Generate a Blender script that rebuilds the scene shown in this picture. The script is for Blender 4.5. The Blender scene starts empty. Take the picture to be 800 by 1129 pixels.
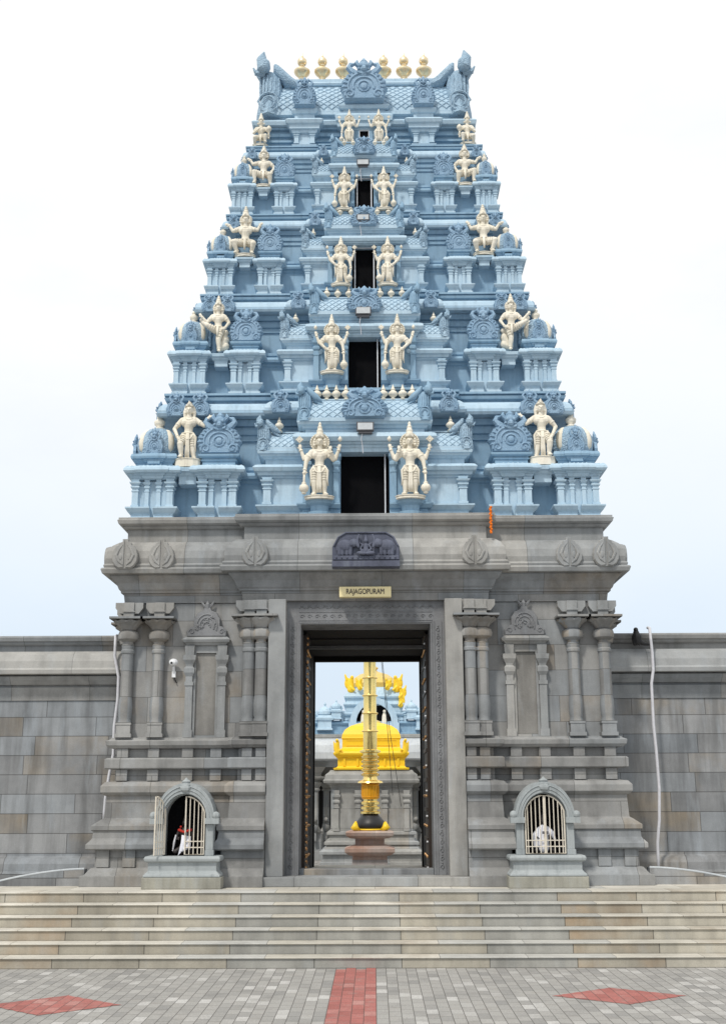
import bpy, bmesh, math, random
from mathutils import Vector, Matrix
random.seed(7)
R=math.radians; PI=math.pi
sc=bpy.context.scene; COL=sc.collection
# ------------------------------------------------------------------ materials
def newmat(name):
    m=bpy.data.materials.new(name); m.use_nodes=True
    nt=m.node_tree; b=nt.nodes['Principled BSDF']; return m,nt,b
def N(nt,t,**kw):
    n=nt.nodes.new(t)
    for k,v in kw.items():
        if k.startswith('i_'): n.inputs[k[2:].replace('_',' ')].default_value=v
        else: setattr(n,k,v)
    return n
def L(nt,a,b): nt.links.new(a,b)
def mth(nt,op,a,b=None,c=None):
    n=nt.nodes.new('ShaderNodeMath'); n.operation=op
    for i,v in enumerate((a,b,c)):
        if v is None: continue
        if isinstance(v,(int,float)): n.inputs[i].default_value=v
        else: nt.links.new(v,n.inputs[i])
    return n.outputs[0]
def noise(nt,vec,scale,detail=4,rough=.55,sc3=None):
    if sc3:
        mp=N(nt,'ShaderNodeMapping'); mp.inputs['Scale'].default_value=sc3; L(nt,vec,mp.inputs[0]); vec=mp.outputs[0]
    n=N(nt,'ShaderNodeTexNoise'); n.inputs['Scale'].default_value=scale; n.inputs['Detail'].default_value=detail; n.inputs['Roughness'].default_value=rough
    L(nt,vec,n.inputs['Vector']); return n.outputs['Fac']
def ramp(nt,fac,stops):
    r=N(nt,'ShaderNodeValToRGB'); e=r.color_ramp.elements
    while len(e)<len(stops): e.new(.5)
    for el,(p,c) in zip(e,stops):
        el.position=p; el.color=(c,c,c,1) if isinstance(c,(int,float)) else (*c,1)
    L(nt,fac,r.inputs[0]); return r.outputs[0]
def mix(nt,fac,a,b,mode='MIX'):
    n=N(nt,'ShaderNodeMix',data_type='RGBA',blend_type=mode)
    if isinstance(fac,(int,float)): n.inputs[0].default_value=fac
    else: L(nt,fac,n.inputs[0])
    for i,v in ((6,a),(7,b)):
        if isinstance(v,tuple): n.inputs[i].default_value=(*v,1)
        else: L(nt,v,n.inputs[i])
    return n.outputs[2]
def bump(nt,b,h,strength,dist=.01,prev=None):
    n=N(nt,'ShaderNodeBump'); n.inputs['Strength'].default_value=strength; n.inputs['Distance'].default_value=dist
    L(nt,h,n.inputs['Height'])
    if prev: L(nt,prev,n.inputs['Normal'])
    L(nt,n.outputs[0],b.inputs['Normal']); return n.outputs[0]
def coords(nt):
    return N(nt,'ShaderNodeNewGeometry').outputs['Position']
def cells(nt,u,v,w,h,joint,rnd=1.0,half=False):
    """running masonry: returns (random per block, second random, joint mask 1 in the joint)"""
    r=mth(nt,'DIVIDE',v,h); row=mth(nt,'FLOOR',r)
    if half: off=mth(nt,'MULTIPLY',mth(nt,'MODULO',row,2.0),.5)
    else:
        wn=N(nt,'ShaderNodeTexWhiteNoise',noise_dimensions='1D'); L(nt,row,wn.inputs['W']); off=mth(nt,'MULTIPLY',wn.outputs['Value'],rnd)
    c=mth(nt,'ADD',mth(nt,'DIVIDE',u,w),off); col=mth(nt,'FLOOR',c)
    cx=N(nt,'ShaderNodeCombineXYZ'); L(nt,row,cx.inputs[0]); L(nt,col,cx.inputs[1])
    w2=N(nt,'ShaderNodeTexWhiteNoise',noise_dimensions='3D'); L(nt,cx.outputs[0],w2.inputs['Vector'])
    fu=mth(nt,'FRACT',c); fv=mth(nt,'FRACT',r)
    du=mth(nt,'MULTIPLY',mth(nt,'MINIMUM',fu,mth(nt,'SUBTRACT',1.0,fu)),w)
    dv=mth(nt,'MULTIPLY',mth(nt,'MINIMUM',fv,mth(nt,'SUBTRACT',1.0,fv)),h)
    d=mth(nt,'MINIMUM',du,dv)
    mask=mth(nt,'LESS_THAN',d,joint)
    sx=N(nt,'ShaderNodeSeparateColor'); L(nt,w2.outputs['Color'],sx.inputs[0])
    return w2.outputs['Value'],sx.outputs[1],mask
def stone(name,dark,light,w=1.1,h=.36,joint=.006,warm=(.30,.235,.16),warmth=.25,streak=.5,var=.6,axis='wall',bumpy=.5):
    m,nt,b=newmat(name); P=coords(nt)
    s=N(nt,'ShaderNodeSeparateXYZ'); L(nt,P,s.inputs[0])
    if axis=='wall':
        gn=N(nt,'ShaderNodeNewGeometry'); ns=N(nt,'ShaderNodeSeparateXYZ'); L(nt,gn.outputs['True Normal'],ns.inputs[0])
        side=mth(nt,'GREATER_THAN',mth(nt,'ABSOLUTE',ns.outputs[0]),.6)
        u=mth(nt,'ADD',mth(nt,'MULTIPLY',s.outputs[1],side),mth(nt,'MULTIPLY',s.outputs[0],mth(nt,'SUBTRACT',1.0,side))); v=s.outputs[2]
    else: u,v=s.outputs[0],s.outputs[1]
    r1,r2,jm=cells(nt,u,v,w,h,joint)
    g=noise(nt,P,3.2,6,.65); fine=noise(nt,P,60,3,.7)
    t=mth(nt,'ADD',mth(nt,'MULTIPLY',r1,var),mth(nt,'MULTIPLY',g,1-var))
    base=ramp(nt,t,[(.15,dark),(.85,light)])
    wf=mth(nt,'MULTIPLY',mth(nt,'GREATER_THAN',r2,1-warmth),.6)
    wn=ramp(nt,noise(nt,P,1.3,5,.6),[(.4,0.0),(.7,1.0)])
    base=mix(nt,mth(nt,'MULTIPLY',wf,wn),base,warm)
    base=mix(nt,mth(nt,'MULTIPLY',mth(nt,'LESS_THAN',r2,.3),.35 if warmth else 0.0),base,(.25,.29,.33))
    st=ramp(nt,noise(nt,P,1.5,5,.55,(3.2,3.2,.35)),[(.46,1.0),(.66,.52)])
    pt=ramp(nt,noise(nt,P,.9,6,.65),[(.38,.72),(.62,1.12)])
    base=mix(nt,.7,base,pt,'MULTIPLY')
    base=mix(nt,streak,base,st,'MULTIPLY')
    st2=ramp(nt,noise(nt,P,1.3,6,.6,(2.6,2.6,.5)),[(.54,0.0),(.72,.55)])
    base=mix(nt,mth(nt,'MULTIPLY',st2,streak),base,(.42,.47,.52))
    base=mix(nt,ramp(nt,fine,[(.3,.16),(.7,0.0)]),base,(.03,.03,.03))
    base=mix(nt,mth(nt,'MULTIPLY',jm,.62),base,(.035,.034,.032))
    L(nt,base,b.inputs['Base Color']); b.inputs['Roughness'].default_value=.85; b.inputs['Specular IOR Level'].default_value=.3
    hgt=mth(nt,'SUBTRACT',mth(nt,'ADD',mth(nt,'MULTIPLY',fine,.4),g),mth(nt,'MULTIPLY',jm,1.2))
    bump(nt,b,hgt,bumpy,.012)
    return m
def paint(name,col,col2,carve=0.0,rough=.55,stain=.25,cscale=26):
    m,nt,b=newmat(name); P=coords(nt)
    g=noise(nt,P,2.1,6,.6); f=noise(nt,P,38,4,.65)
    base=ramp(nt,g,[(.3,col),(.75,col2)])
    st=ramp(nt,noise(nt,P,2.6,7,.65,(4,4,.45)),[(.5,0.0),(.72,1.0)])
    base=mix(nt,mth(nt,'MULTIPLY',st,stain),base,tuple(c*.55 for c in col))
    base=mix(nt,ramp(nt,f,[(.35,.14),(.6,0.0)]),base,tuple(c*.6 for c in col))
    L(nt,base,b.inputs['Base Color']); b.inputs['Roughness'].default_value=rough; b.inputs['Specular IOR Level'].default_value=.35
    n1=bump(nt,b,f,.25,.006)
    if carve:
        v=N(nt,'ShaderNodeTexVoronoi',feature='SMOOTH_F1'); v.inputs['Scale'].default_value=cscale; L(nt,P,v.inputs['Vector'])
        w=mth(nt,'SINE',mth(nt,'MULTIPLY',v.outputs['Distance'],14.0))
        bump(nt,b,w,carve,.012,n1)
    return m
def metal(name,col,rough=.25,var=.15):
    m,nt,b=newmat(name); P=coords(nt)
    g=noise(nt,P,9,5,.6)
    L(nt,ramp(nt,g,[(.3,col),(.8,tuple(c*(1-var) for c in col))]),b.inputs['Base Color'])
    b.inputs['Metallic'].default_value=.9
    L(nt,ramp(nt,noise(nt,P,6,4),[(.3,rough*.85),(.8,rough*1.5)]),b.inputs['Roughness'])
    bump(nt,b,g,.03,.01); return m
def plain(name,col,rough=.6,met=0,spec=.4,var=.2):
    m,nt,b=newmat(name); P=coords(nt)
    g=noise(nt,P,14,5,.6)
    L(nt,ramp(nt,g,[(.3,col),(.8,tuple(c*(1-var) for c in col))]),b.inputs['Base Color'])
    b.inputs['Roughness'].default_value=rough; b.inputs['Metallic'].default_value=met; b.inputs['Specular IOR Level'].default_value=spec
    bump(nt,b,g,.1,.004); return m
M={}
M['stone']=stone('grey_granite',(.19,.19,.188),(.39,.388,.378),1.35,.42,.004,warmth=.2,streak=.45,var=.4,bumpy=.4)
M['stone_dark']=stone('carved_dark_granite',(.16,.165,.175),(.29,.295,.305),9,9,.0,warmth=0,streak=.3,var=.2,bumpy=.9)
M['stone_trim']=stone('trim_granite',(.26,.256,.245),(.48,.47,.445),1.9,7,.004,warmth=.25,streak=.45,var=.4,bumpy=.4)
M['stone_wall']=stone('wall_granite',(.19,.197,.205),(.35,.355,.36),1.25,.32,.006,warm=(.34,.27,.18),warmth=.4,streak=.7,var=.55,bumpy=.5)
M['stone_step']=stone('step_granite',(.37,.34,.28),(.55,.515,.435),1.15,7,.007,warm=(.42,.28,.16),warmth=.35,streak=.35,var=.6,bumpy=.35)
M['stone_tread']=stone('tread_granite',(.54,.51,.44),(.72,.69,.62),1.15,9,.004,warmth=.2,streak=.2,var=.6,bumpy=.25,axis='floor')
M['stone_pale']=stone('pale_granite',(.30,.30,.285),(.47,.46,.44),1.4,.6,.003,warmth=.15,streak=.35,var=.4)
M['stone_plain']=stone('smooth_granite',(.20,.195,.185),(.30,.29,.27),9,9,0,warmth=0,streak=.5,var=.1)
M['blue']=paint('blue_paint',(.215,.355,.49),(.30,.445,.57),0,.65,.5)
M['blue_light']=paint('pale_blue_paint',(.37,.515,.635),(.50,.635,.735),0,.65,.42)
M['blue_carved']=paint('carved_blue_paint',(.28,.415,.54),(.38,.51,.62),.55,.6,.3)
M['blue_relief']=paint('relief_blue_paint',(.20,.33,.47),(.30,.43,.56),.3,.6,.3,40)
M['cream']=paint('cream_paint',(.72,.665,.545),(.85,.80,.70),0,.8,.55)
M['concrete']=paint('weathered_blue_grey_concrete',(.29,.32,.33),(.40,.425,.43),0,.8,.6)
M['concrete_old']=stone('bare_concrete',(.30,.29,.25),(.42,.41,.35),9,9,0,warmth=0,streak=.5,var=.1)
M['lime']=paint('lime_washed_kerb',(.42,.45,.48),(.55,.58,.60),0,.8,.4)
M['painted_shade']=plain('painted_interior_shade',(.004,.004,.005),.9,spec=.1)  # near-black colour painted in for the shade inside openings
M['passage']=plain('painted_shade_stone',(.022,.021,.02),.8,spec=.2)  # shade of the gate passage and hall put into the stone colour
M['wood']=plain('dark_door_wood',(.03,.02,.014),.5)
M['brass']=metal('brass_studs',(.75,.45,.22),.3)
M['gold']=metal('polished_gold',(1.0,.76,.28),.2)
M['gold_matt']=plain('golden_yellow_paint',(.93,.60,.02),.42,0,.5,.12)
M['gold_pale']=metal('pale_gold_finial',(.90,.74,.48),.33)
M['amber']=plain('amber_gold_cage',(.85,.42,.02),.35,.3,.5)
M['white_metal']=plain('cream_painted_iron',(.72,.66,.56),.5)
M['white']=plain('white_cloth',(.80,.81,.88),.9,spec=.1,var=.08)
M['plastic']=plain('white_plastic',(.75,.76,.78),.4,var=.05)
M['pvc']=plain('grey_white_pipe',(.62,.62,.66),.5)
M['black']=plain('black_finish',(.02,.02,.022),.45)
M['idol']=plain('black_stone_idol',(.025,.02,.02),.5)
M['red']=plain('red_cloth',(.45,.03,.02),.85)
M['glassy']=plain('lamp_glass',(.55,.58,.60),.15,spec=.6)
M['lampbody']=plain('grey_lamp_casing',(.10,.10,.11),.4)
M['sign']=plain('yellow_sign_board',(.86,.74,.42),.45,var=.05)
M['letters']=plain('dark_sign_lettering',(.03,.025,.04),.6)
M['orange']=plain('orange_marigold',(.85,.20,.01),.8)
M['stone_pink']=stone('pinkish_stone',(.36,.27,.23),(.50,.42,.38),1.2,.5,.002,warm=(.5,.22,.12),warmth=.5,streak=.35,var=.3)
M['gold_ochre']=plain('weathered_gold_dome',(.80,.58,.18),.4,.3,.5)
M['panelblue']=stone('bluish_black_granite',(.06,.067,.10),(.16,.175,.235),9,9,0,warmth=0,streak=.5,var=.1,bumpy=.6)
M['frame']=plain('white_door_frame',(.66,.67,.70),.5)
# paving
def paver(name,c0,c1,c2):
    m,nt,b=newmat(name); P=coords(nt); s=N(nt,'ShaderNodeSeparateXYZ'); L(nt,P,s.inputs[0])
    u=mth(nt,'ADD',s.outputs[1],40.0); v=mth(nt,'ADD',s.outputs[0],40.42)
    r1,r2,jm=cells(nt,u,v,.26,.13,.0045,half=True)
    base=ramp(nt,r1,[(.0,c0),(.45,c1),(.8,c1),(1.0,c2)])
    d=noise(nt,P,.8,5,.6); base=mix(nt,ramp(nt,d,[(.4,0.0),(.7,.5)]),base,c1)
    base=mix(nt,ramp(nt,noise(nt,P,5,6,.7),[(.52,0.0),(.72,.5)]),base,(.36,.33,.30))
    base=mix(nt,ramp(nt,noise(nt,P,2.2,6,.7),[(.5,0.0),(.7,.35)]),base,tuple(c*.6 for c in c0))
    base=mix(nt,ramp(nt,noise(nt,P,50,3,.7),[(.35,.45),(.65,0.0)]),base,tuple(c*.5 for c in c0))
    base=mix(nt,mth(nt,'MULTIPLY',jm,.75),base,(.07,.065,.06))
    L(nt,base,b.inputs['Base Color']); b.inputs['Roughness'].default_value=.85; b.inputs['Specular IOR Level'].default_value=.3
    bump(nt,b,mth(nt,'SUBTRACT',mth(nt,'ADD',mth(nt,'MULTIPLY',r2,.35),mth(nt,'MULTIPLY',noise(nt,P,90,2),.3)),jm),.5,.008)
    return m
M['paver']=paver('grey_block_paving',(.28,.275,.265),(.39,.38,.36),(.60,.59,.57))
M['paver_red']=paver('red_block_paving',(.33,.12,.105),(.44,.165,.145),(.53,.30,.27))
# ------------------------------------------------------------------ mesh building
class MB:
    def __init__(s): s.v=[]; s.f=[]; s.fm=[]; s.cur=0
    def add(s,vs,fs):
        o=len(s.v); s.v+= [tuple(p) for p in vs]; s.f+=[tuple(i+o for i in f) for f in fs]; s.fm+=[s.cur]*len(fs); return s
    def box(s,x0,x1,y0,y1,z0,z1):
        return s.add([(x0,y0,z0),(x1,y0,z0),(x1,y1,z0),(x0,y1,z0),(x0,y0,z1),(x1,y0,z1),(x1,y1,z1),(x0,y1,z1)],
            [(0,3,2,1),(4,5,6,7),(0,1,5,4),(1,2,6,5),(2,3,7,6),(3,0,4,7)])
    def sweep(s,out,prof,fac=None,scale=1):
        n=len(out); fac=fac or [1]*n
        nr=[]
        for i in range(n):
            a,b=out[i],out[(i+1)%n]; dx,dy=b[0]-a[0],b[1]-a[1]; l=math.hypot(dx,dy) or 1
            nr.append((dy/l*fac[i],-dx/l*fac[i]))
        vs=[]
        for z,o in prof:
            o*=scale
            for i in range(n):
                p,q=nr[i-1],nr[i]
                dup=abs(p[0]*q[1]-p[1]*q[0])<1e-6 and (abs(p[0]-q[0])+abs(p[1]-q[1])<1e-6)
                ox,oy=(q if dup else (p[0]+q[0],p[1]+q[1]))
                vs.append((out[i][0]+ox*o,out[i][1]+oy*o,z))
        fs=[]
        for k in range(len(prof)-1):
            for i in range(n):
                j=(i+1)%n; fs.append((k*n+i,k*n+j,(k+1)*n+j,(k+1)*n+i))
        fs.append(tuple(range(n-1,-1,-1))); fs.append(tuple((len(prof)-1)*n+i for i in range(n)))
        return s.add(vs,fs)
    def lathe(s,prof,c=(0,0,0),seg=16,rot=0,sx=1,sy=1):
        vs=[];m=len(prof)
        for z,r in prof:
            for i in range(seg):
                a=2*PI*i/seg+rot; vs.append((c[0]+math.cos(a)*r*sx,c[1]+math.sin(a)*r*sy,c[2]+z))
        fs=[]
        for k in range(m-1):
            for i in range(seg):
                j=(i+1)%seg; fs.append((k*seg+i,k*seg+j,(k+1)*seg+j,(k+1)*seg+i))
        fs.append(tuple(range(seg-1,-1,-1))); fs.append(tuple((m-1)*seg+i for i in range(seg)))
        return s.add(vs,fs)
    def tube(s,pts,r,seg=6,closed=False):
        pts=[Vector(p) for p in pts]; n=len(pts)
        rs=r if isinstance(r,(list,tuple)) else [r]*n
        vs=[];prev=None
        for i,p in enumerate(pts):
            if closed: t=pts[(i+1)%n]-pts[i-1]
            else: t=pts[min(i+1,n-1)]-pts[max(i-1,0)]
            if t.length<1e-9: t=Vector((0,0,1))
            t.normalize()
            if prev is None:
                up=Vector((0,1,0)) if abs(t.y)<.9 else Vector((1,0,0)); a=t.cross(up).normalized()
            else:
                a=prev-t*prev.dot(t); a=a.normalized() if a.length>1e-6 else prev
            prev=a; b=t.cross(a)
            for k in range(seg):
                an=2*PI*k/seg; vs.append(p+(a*math.cos(an)+b*math.sin(an))*rs[i])
        fs=[]
        for i in range(n if closed else n-1):
            i2=(i+1)%n
            for k in range(seg):
                k2=(k+1)%seg; fs.append((i*seg+k,i*seg+k2,i2*seg+k2,i2*seg+k))
        if not closed: fs.append(tuple(range(seg-1,-1,-1))); fs.append(tuple((n-1)*seg+k for k in range(seg)))
        return s.add(vs,fs)
    def prism(s,poly,y0,y1,bev=0.0):
        """outline in XZ (counter-clockwise seen from the front), front face at y0"""
        n=len(poly); cx=sum(p[0] for p in poly)/n; cz=sum(p[1] for p in poly)/n
        vs=[]
        if bev:
            vs+=[(cx+(x-cx)*(1-bev),y0,cz+(z-cz)*(1-bev)) for x,z in poly]
            vs+=[(x,y0+(y1-y0)*.35,z) for x,z in poly]; vs+=[(x,y1,z) for x,z in poly]; m=3
        else:
            vs+=[(x,y0,z) for x,z in poly]; vs+=[(x,y1,z) for x,z in poly]; m=2
        fs=[tuple(range(n))]
        for k in range(m-1):
            for i in range(n):
                j=(i+1)%n; fs.append((k*n+i,(k+1)*n+i,(k+1)*n+j,k*n+j))
        fs.append(tuple((m-1)*n+i for i in range(n-1,-1,-1)))
        return s.add(vs,fs)
    def ball(s,c,r,seg=10,rings=7):
        rx,ry,rz=(r,r,r) if isinstance(r,(int,float)) else r
        vs=[(c[0],c[1],c[2]-rz)]
        for k in range(1,rings):
            ph=-PI/2+PI*k/rings
            for i in range(seg):
                a=2*PI*i/seg; vs.append((c[0]+math.cos(a)*math.cos(ph)*rx,c[1]+math.sin(a)*math.cos(ph)*ry,c[2]+math.sin(ph)*rz))
        vs.append((c[0],c[1],c[2]+rz)); fs=[]
        for i in range(seg):
            j=(i+1)%seg; fs.append((0,1+j,1+i))
            for k in range(rings-2):
                a=1+k*seg; fs.append((a+i,a+j,a+seg+j,a+seg+i))
            a=1+(rings-2)*seg; fs.append((a+i,a+j,len(vs)-1))
        return s.add(vs,fs)
    def cap(s,p,r,q,r2,seg=10):
        """closed tapered limb between two points (for the voxel union)"""
        p=Vector(p);q=Vector(q);d=q-p;l=d.length or 1e-6;t=d/l
        pts=[];rr=[]
        for a in (-.98,-.7,-.35,0): pts.append(p+t*r*a); rr.append(r*math.sqrt(1-a*a))
        for a in (0,.35,.7,.98): pts.append(q+t*r2*a); rr.append(r2*math.sqrt(1-a*a))
        return s.tube(pts,rr,seg)
    def chain(s,pr):
        for (p,r),(q,r2) in zip(pr,pr[1:]): s.cap(p,r,q,r2)
        return s
    def merge(s,o,M4=None):
        return s.add([(M4@Vector(p)) if M4 else p for p in o.v],o.f)
    def build(s,name,mat,parent=None,smooth=False,world=False,bevel=0,voxel=0):
        off=Vector((0,0,0))
        if parent and world:
            o=parent
            while o: off+=o.location; o=o.parent
        me=bpy.data.meshes.new(name)
        me.from_pydata([Vector(p)-off for p in s.v],[],s.f)
        bm=bmesh.new(); bm.from_mesh(me); bmesh.ops.recalc_face_normals(bm,faces=bm.faces); bm.to_mesh(me); bm.free()
        if voxel:
            tmp=bpy.data.objects.new('tmp',me); COL.objects.link(tmp)
            rm=tmp.modifiers.new('r','REMESH'); rm.mode='VOXEL'; rm.voxel_size=voxel
            sm=tmp.modifiers.new('s','SMOOTH'); sm.factor=.5; sm.iterations=3
            dg=bpy.context.evaluated_depsgraph_get(); me2=bpy.data.meshes.new_from_object(tmp.evaluated_get(dg))
            bpy.data.objects.remove(tmp); bpy.data.meshes.remove(me); me=me2; me.name=name; smooth=True
        if smooth: me.polygons.foreach_set('use_smooth',[True]*len(me.polygons))
        me.materials.clear()
        for x_ in (mat if isinstance(mat,tuple) else (mat,)): me.materials.append(M[x_])
        if isinstance(mat,tuple): me.polygons.foreach_set('material_index',s.fm)
        ob=bpy.data.objects.new(name,me); COL.objects.link(ob)
        if parent: ob.parent=parent
        if bevel:
            b=ob.modifiers.new('bevel','BEVEL'); b.width=bevel; b.segments=2; b.limit_method='ANGLE'; b.angle_limit=R(40)
        return ob
def smooth_angle(ob,ang=40):
    me=ob.data; me.polygons.foreach_set('use_smooth',[True]*len(me.polygons)); me.set_sharp_from_angle(angle=R(ang)); return ob
def thing(name,label,cat,loc=(0,0,0),group=None,kind=None):
    o=bpy.data.objects.new(name,None); COL.objects.link(o); o.location=loc; o['label']=label; o['category']=cat
    if group:o['group']=group
    if kind:o['kind']=kind
    return o
def tag(o,label,cat,group=None,kind=None):
    o['label']=label;o['category']=cat
    if group:o['group']=group
    if kind:o['kind']=kind
    return o
def dup(o,parent=None,loc=None,scale=None,rz=None):
    c=o.copy(); COL.objects.link(c); c.parent=parent
    if loc is not None:c.location=loc
    if scale is not None:c.scale=scale
    if rz is not None:c.rotation_euler=(0,0,rz)
    for ch in [x for x in bpy.data.objects if x.parent==o]: dup(ch,c)
    return c
def outline(hw,yf,yb,bays=()):
    l=[(-hw,yb),(-hw,yf)]; y=yf
    for b,p in bays: l+=[(-b,y),(-b,y-p)]; y-=p
    return l+[(-x,yy) for x,yy in reversed(l)]
def rect(x0,x1,y0,y1): return [(x0,y1),(x0,y0),(x1,y0),(x1,y1)]
# ------------------------------------------------------------------ ornaments
def gable_mb(w,h,d=.12,rich=True,crest=.30):
    """horseshoe gable ornament: base centre at the origin, front towards -y, total height h"""
    mb=MB(); bh=h*(1-crest); hw=w/2
    pts=[(-hw*.86,0)]
    n=9 if rich else 6
    for i in range(n+1):
        t=i/n; a=PI*1.06-(PI*.52)*t
        r=1.0+(.05 if i%2 else -.03)
        x=math.cos(a)*hw*r; z=bh*.40+math.sin(a)*bh*.58*r
        pts.append((x,max(z,.02)))
    pts.append((-hw*.09,bh*1.0))
    poly=pts+[(-x,z) for x,z in reversed(pts)]
    poly=poly[::-1]
    mb.prism(poly,-d,0.0,.07)
    f=-d-.004; tr=w*.026
    for rr in (.26,.47,.70):
        k=12; arc=[]
        for i in range(k+1):
            a=-.35+(PI+.7)*i/k; arc.append((math.cos(a)*hw*rr,f,bh*.42+math.sin(a)*bh*rr*.62))
        mb.tube(arc,tr,5)
    mb.lathe([(0,.02*w),(.03*w,.12*w),(.06*w,.06*w)],(0,0,0),8) if False else None
    mb.ball((0,f,bh*.42),(w*.085,.03,w*.085),8,6)
    mb.tube([(math.cos(a)*w*.13,f,bh*.42+math.sin(a)*w*.13) for a in [2*PI*i/10 for i in range(10)]],tr*.8,5,True)
    for sx in (-1,1):
        sp=[]
        for i in range(12):
            a=-.5+i*.75; r=hw*.24*(1-i/13); sp.append((sx*(hw*.62+math.cos(a)*r),f,bh*.17+math.sin(a)*r))
        mb.tube(sp,tr,5)
        if rich:
            for i in range(7):
                a=PI*.5+.28+i*.26; c,s=math.cos(a),math.sin(a)
                mb.tube([(sx*-c*hw*.76,f,bh*.40+s*bh*.46),(sx*-c*hw*.88,f-.006,bh*.40+s*bh*.53),(sx*-c*hw*.99,f+.02,bh*.40+s*bh*.575)],[tr*.7,tr*1.1,tr*.5],5)
    # crest: face mask with flame spikes
    ch=h*crest; cz=bh*.96; W=w*1.35
    mb.chain([((0,-d*.6,cz-ch*.3),W*.09),((0,-d*.7,cz+ch*.30),W*.095)])
    for sx in (-1,1): mb.tube([(sx*W*.02,-d-.01,cz+ch*.12),(sx*W*.10,-d-.02,cz-ch*.02),(sx*W*.10,-d-.02,cz-ch*.22),(0,-d-.02,cz-ch*.36)],W*.022,5)
    mb.ball((-W*.055,-d-.03,cz+ch*.25),W*.04,6,5); mb.ball((W*.055,-d-.03,cz+ch*.25),W*.04,6,5); mb.ball((0,-d-.035,cz-ch*.02),W*.06,6,5)
    for sx in (-1,1):
        mb.tube([(sx*W*.06,-d*.6,cz-ch*.30),(sx*W*.19,-d*.6,cz-ch*.05),(sx*W*.25,-d*.6,cz+ch*.25),(sx*W*.22,-d*.6,cz+ch*.48),(sx*W*.15,-d*.5,cz+ch*.58)],[W*.05,W*.065,W*.055,W*.045,W*.02],6)
        mb.tube([(sx*W*.05,-d*.5,cz+ch*.3),(sx*W*.13,-d*.6,cz+ch*.62),(sx*W*.11,-d*.5,cz+ch*.88)],[W*.05,W*.045,W*.012],6)
    mb.tube([(0,-d*.5,cz+ch*.3),(0,-d*.6,cz+ch*.70),(0,-d*.5,cz+ch*1.0)],[W*.08,W*.07,W*.015],6)
    return mb
POT=[(0,.045),(.02,.06),(.04,.03),(.06,.03),(.09,.07),(.12,.078),(.15,.06),(.175,.028),(.19,.038),(.205,.03),(.24,.016),(.28,.003)]
KAL=[(0,.10),(.03,.13),(.05,.08),(.09,.06),(.12,.075),(.14,.06),(.17,.11),(.21,.165),(.235,.18),(.25,.18),(.28,.13),(.32,.06),(.34,.045),(.36,.05),(.37,.085),(.40,.105),(.44,.10),(.47,.07),(.49,.03),(.53,.018),(.60,.004)]
def pilaster_mb(mb,x,y,z0,z1,w,k=1.0):
    """square moulded pilaster, front centre (x,y)"""
    H=z1-z0
    def b(hw,a,c): mb.box(x-hw,x+hw,y-hw*.9,y+w,z0+H*a,z0+H*c)
    b(w*.58,0,.08); b(w*.46,.08,.56); b(w*.56,.56,.60); b(w*.44,.60,.66)
    mb.sweep(rect(x-w*.44,x+w*.44,y-w*.4,y+w),[(z0+H*.66,0),(z0+H*.70,w*.22),(z0+H*.745,w*.22),(z0+H*.77,.0),(z0+H*.79,w*.05),(z0+H*.84,w*.35),(z0+H*.89,w*.40),(z0+H*.895,w*.1),(z0+H*1.0,w*.18)])
def barrel_mb(x0,x1,y,z0,h,d,lat=True,step=.16,ends=True):
    mb=MB(); cs=[(0,0),(-.035,.06),(-.02,.24),(.05,.52),(.15,.78),(.26,.94),(.36,1.0)]
    k=d/ .72
    pts=[(y+a*k,z0+b*h) for a,b in cs]; back=[(2*(y+d/2)-p[0],p[1]) for p in reversed(pts)]
    sec=pts+back; n=len(sec)
    vs=[(x0,a,b) for a,b in sec]+[(x1,a,b) for a,b in sec]
    fs=[(i,i+1,n+i+1,n+i) for i in range(n-1)]+[tuple(range(n)),tuple(range(2*n-1,n-1,-1)),(n-1,0,n,2*n-1)]
    mb.add(vs,fs)
    mb.box(x0-.02,x1+.02,y-.06*k,y+.1,z0-.035,z0+.03)
    mb.box(x0,x1,y+d/2-.1*k,y+d/2+.1*k,z0+h*.98,z0+h*1.04)
    if lat:
        def sf(t):
            q=.10+.80*t
            for (a,b),(c,e) in zip(cs,cs[1:]):
                if b<=q<=e:
                    u=(q-b)/(e-b); return y+(a+(c-a)*u)*k-.006, z0+q*h
            return y+.36*k,z0+h
        x=x0-.8*h
        while x<x1:
            for sg in (0,1):
                l=[]
                for i in range(7):
                    t=i/6; xx=x+t*h*.95 if sg==0 else x+h*.95-t*h*.95
                    if x0<xx<x1: yy,zz=sf(t); l.append((xx,yy,zz))
                if len(l)>1: mb.tube(l,.009+.004*h,4)
            x+=step
    return mb
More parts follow.
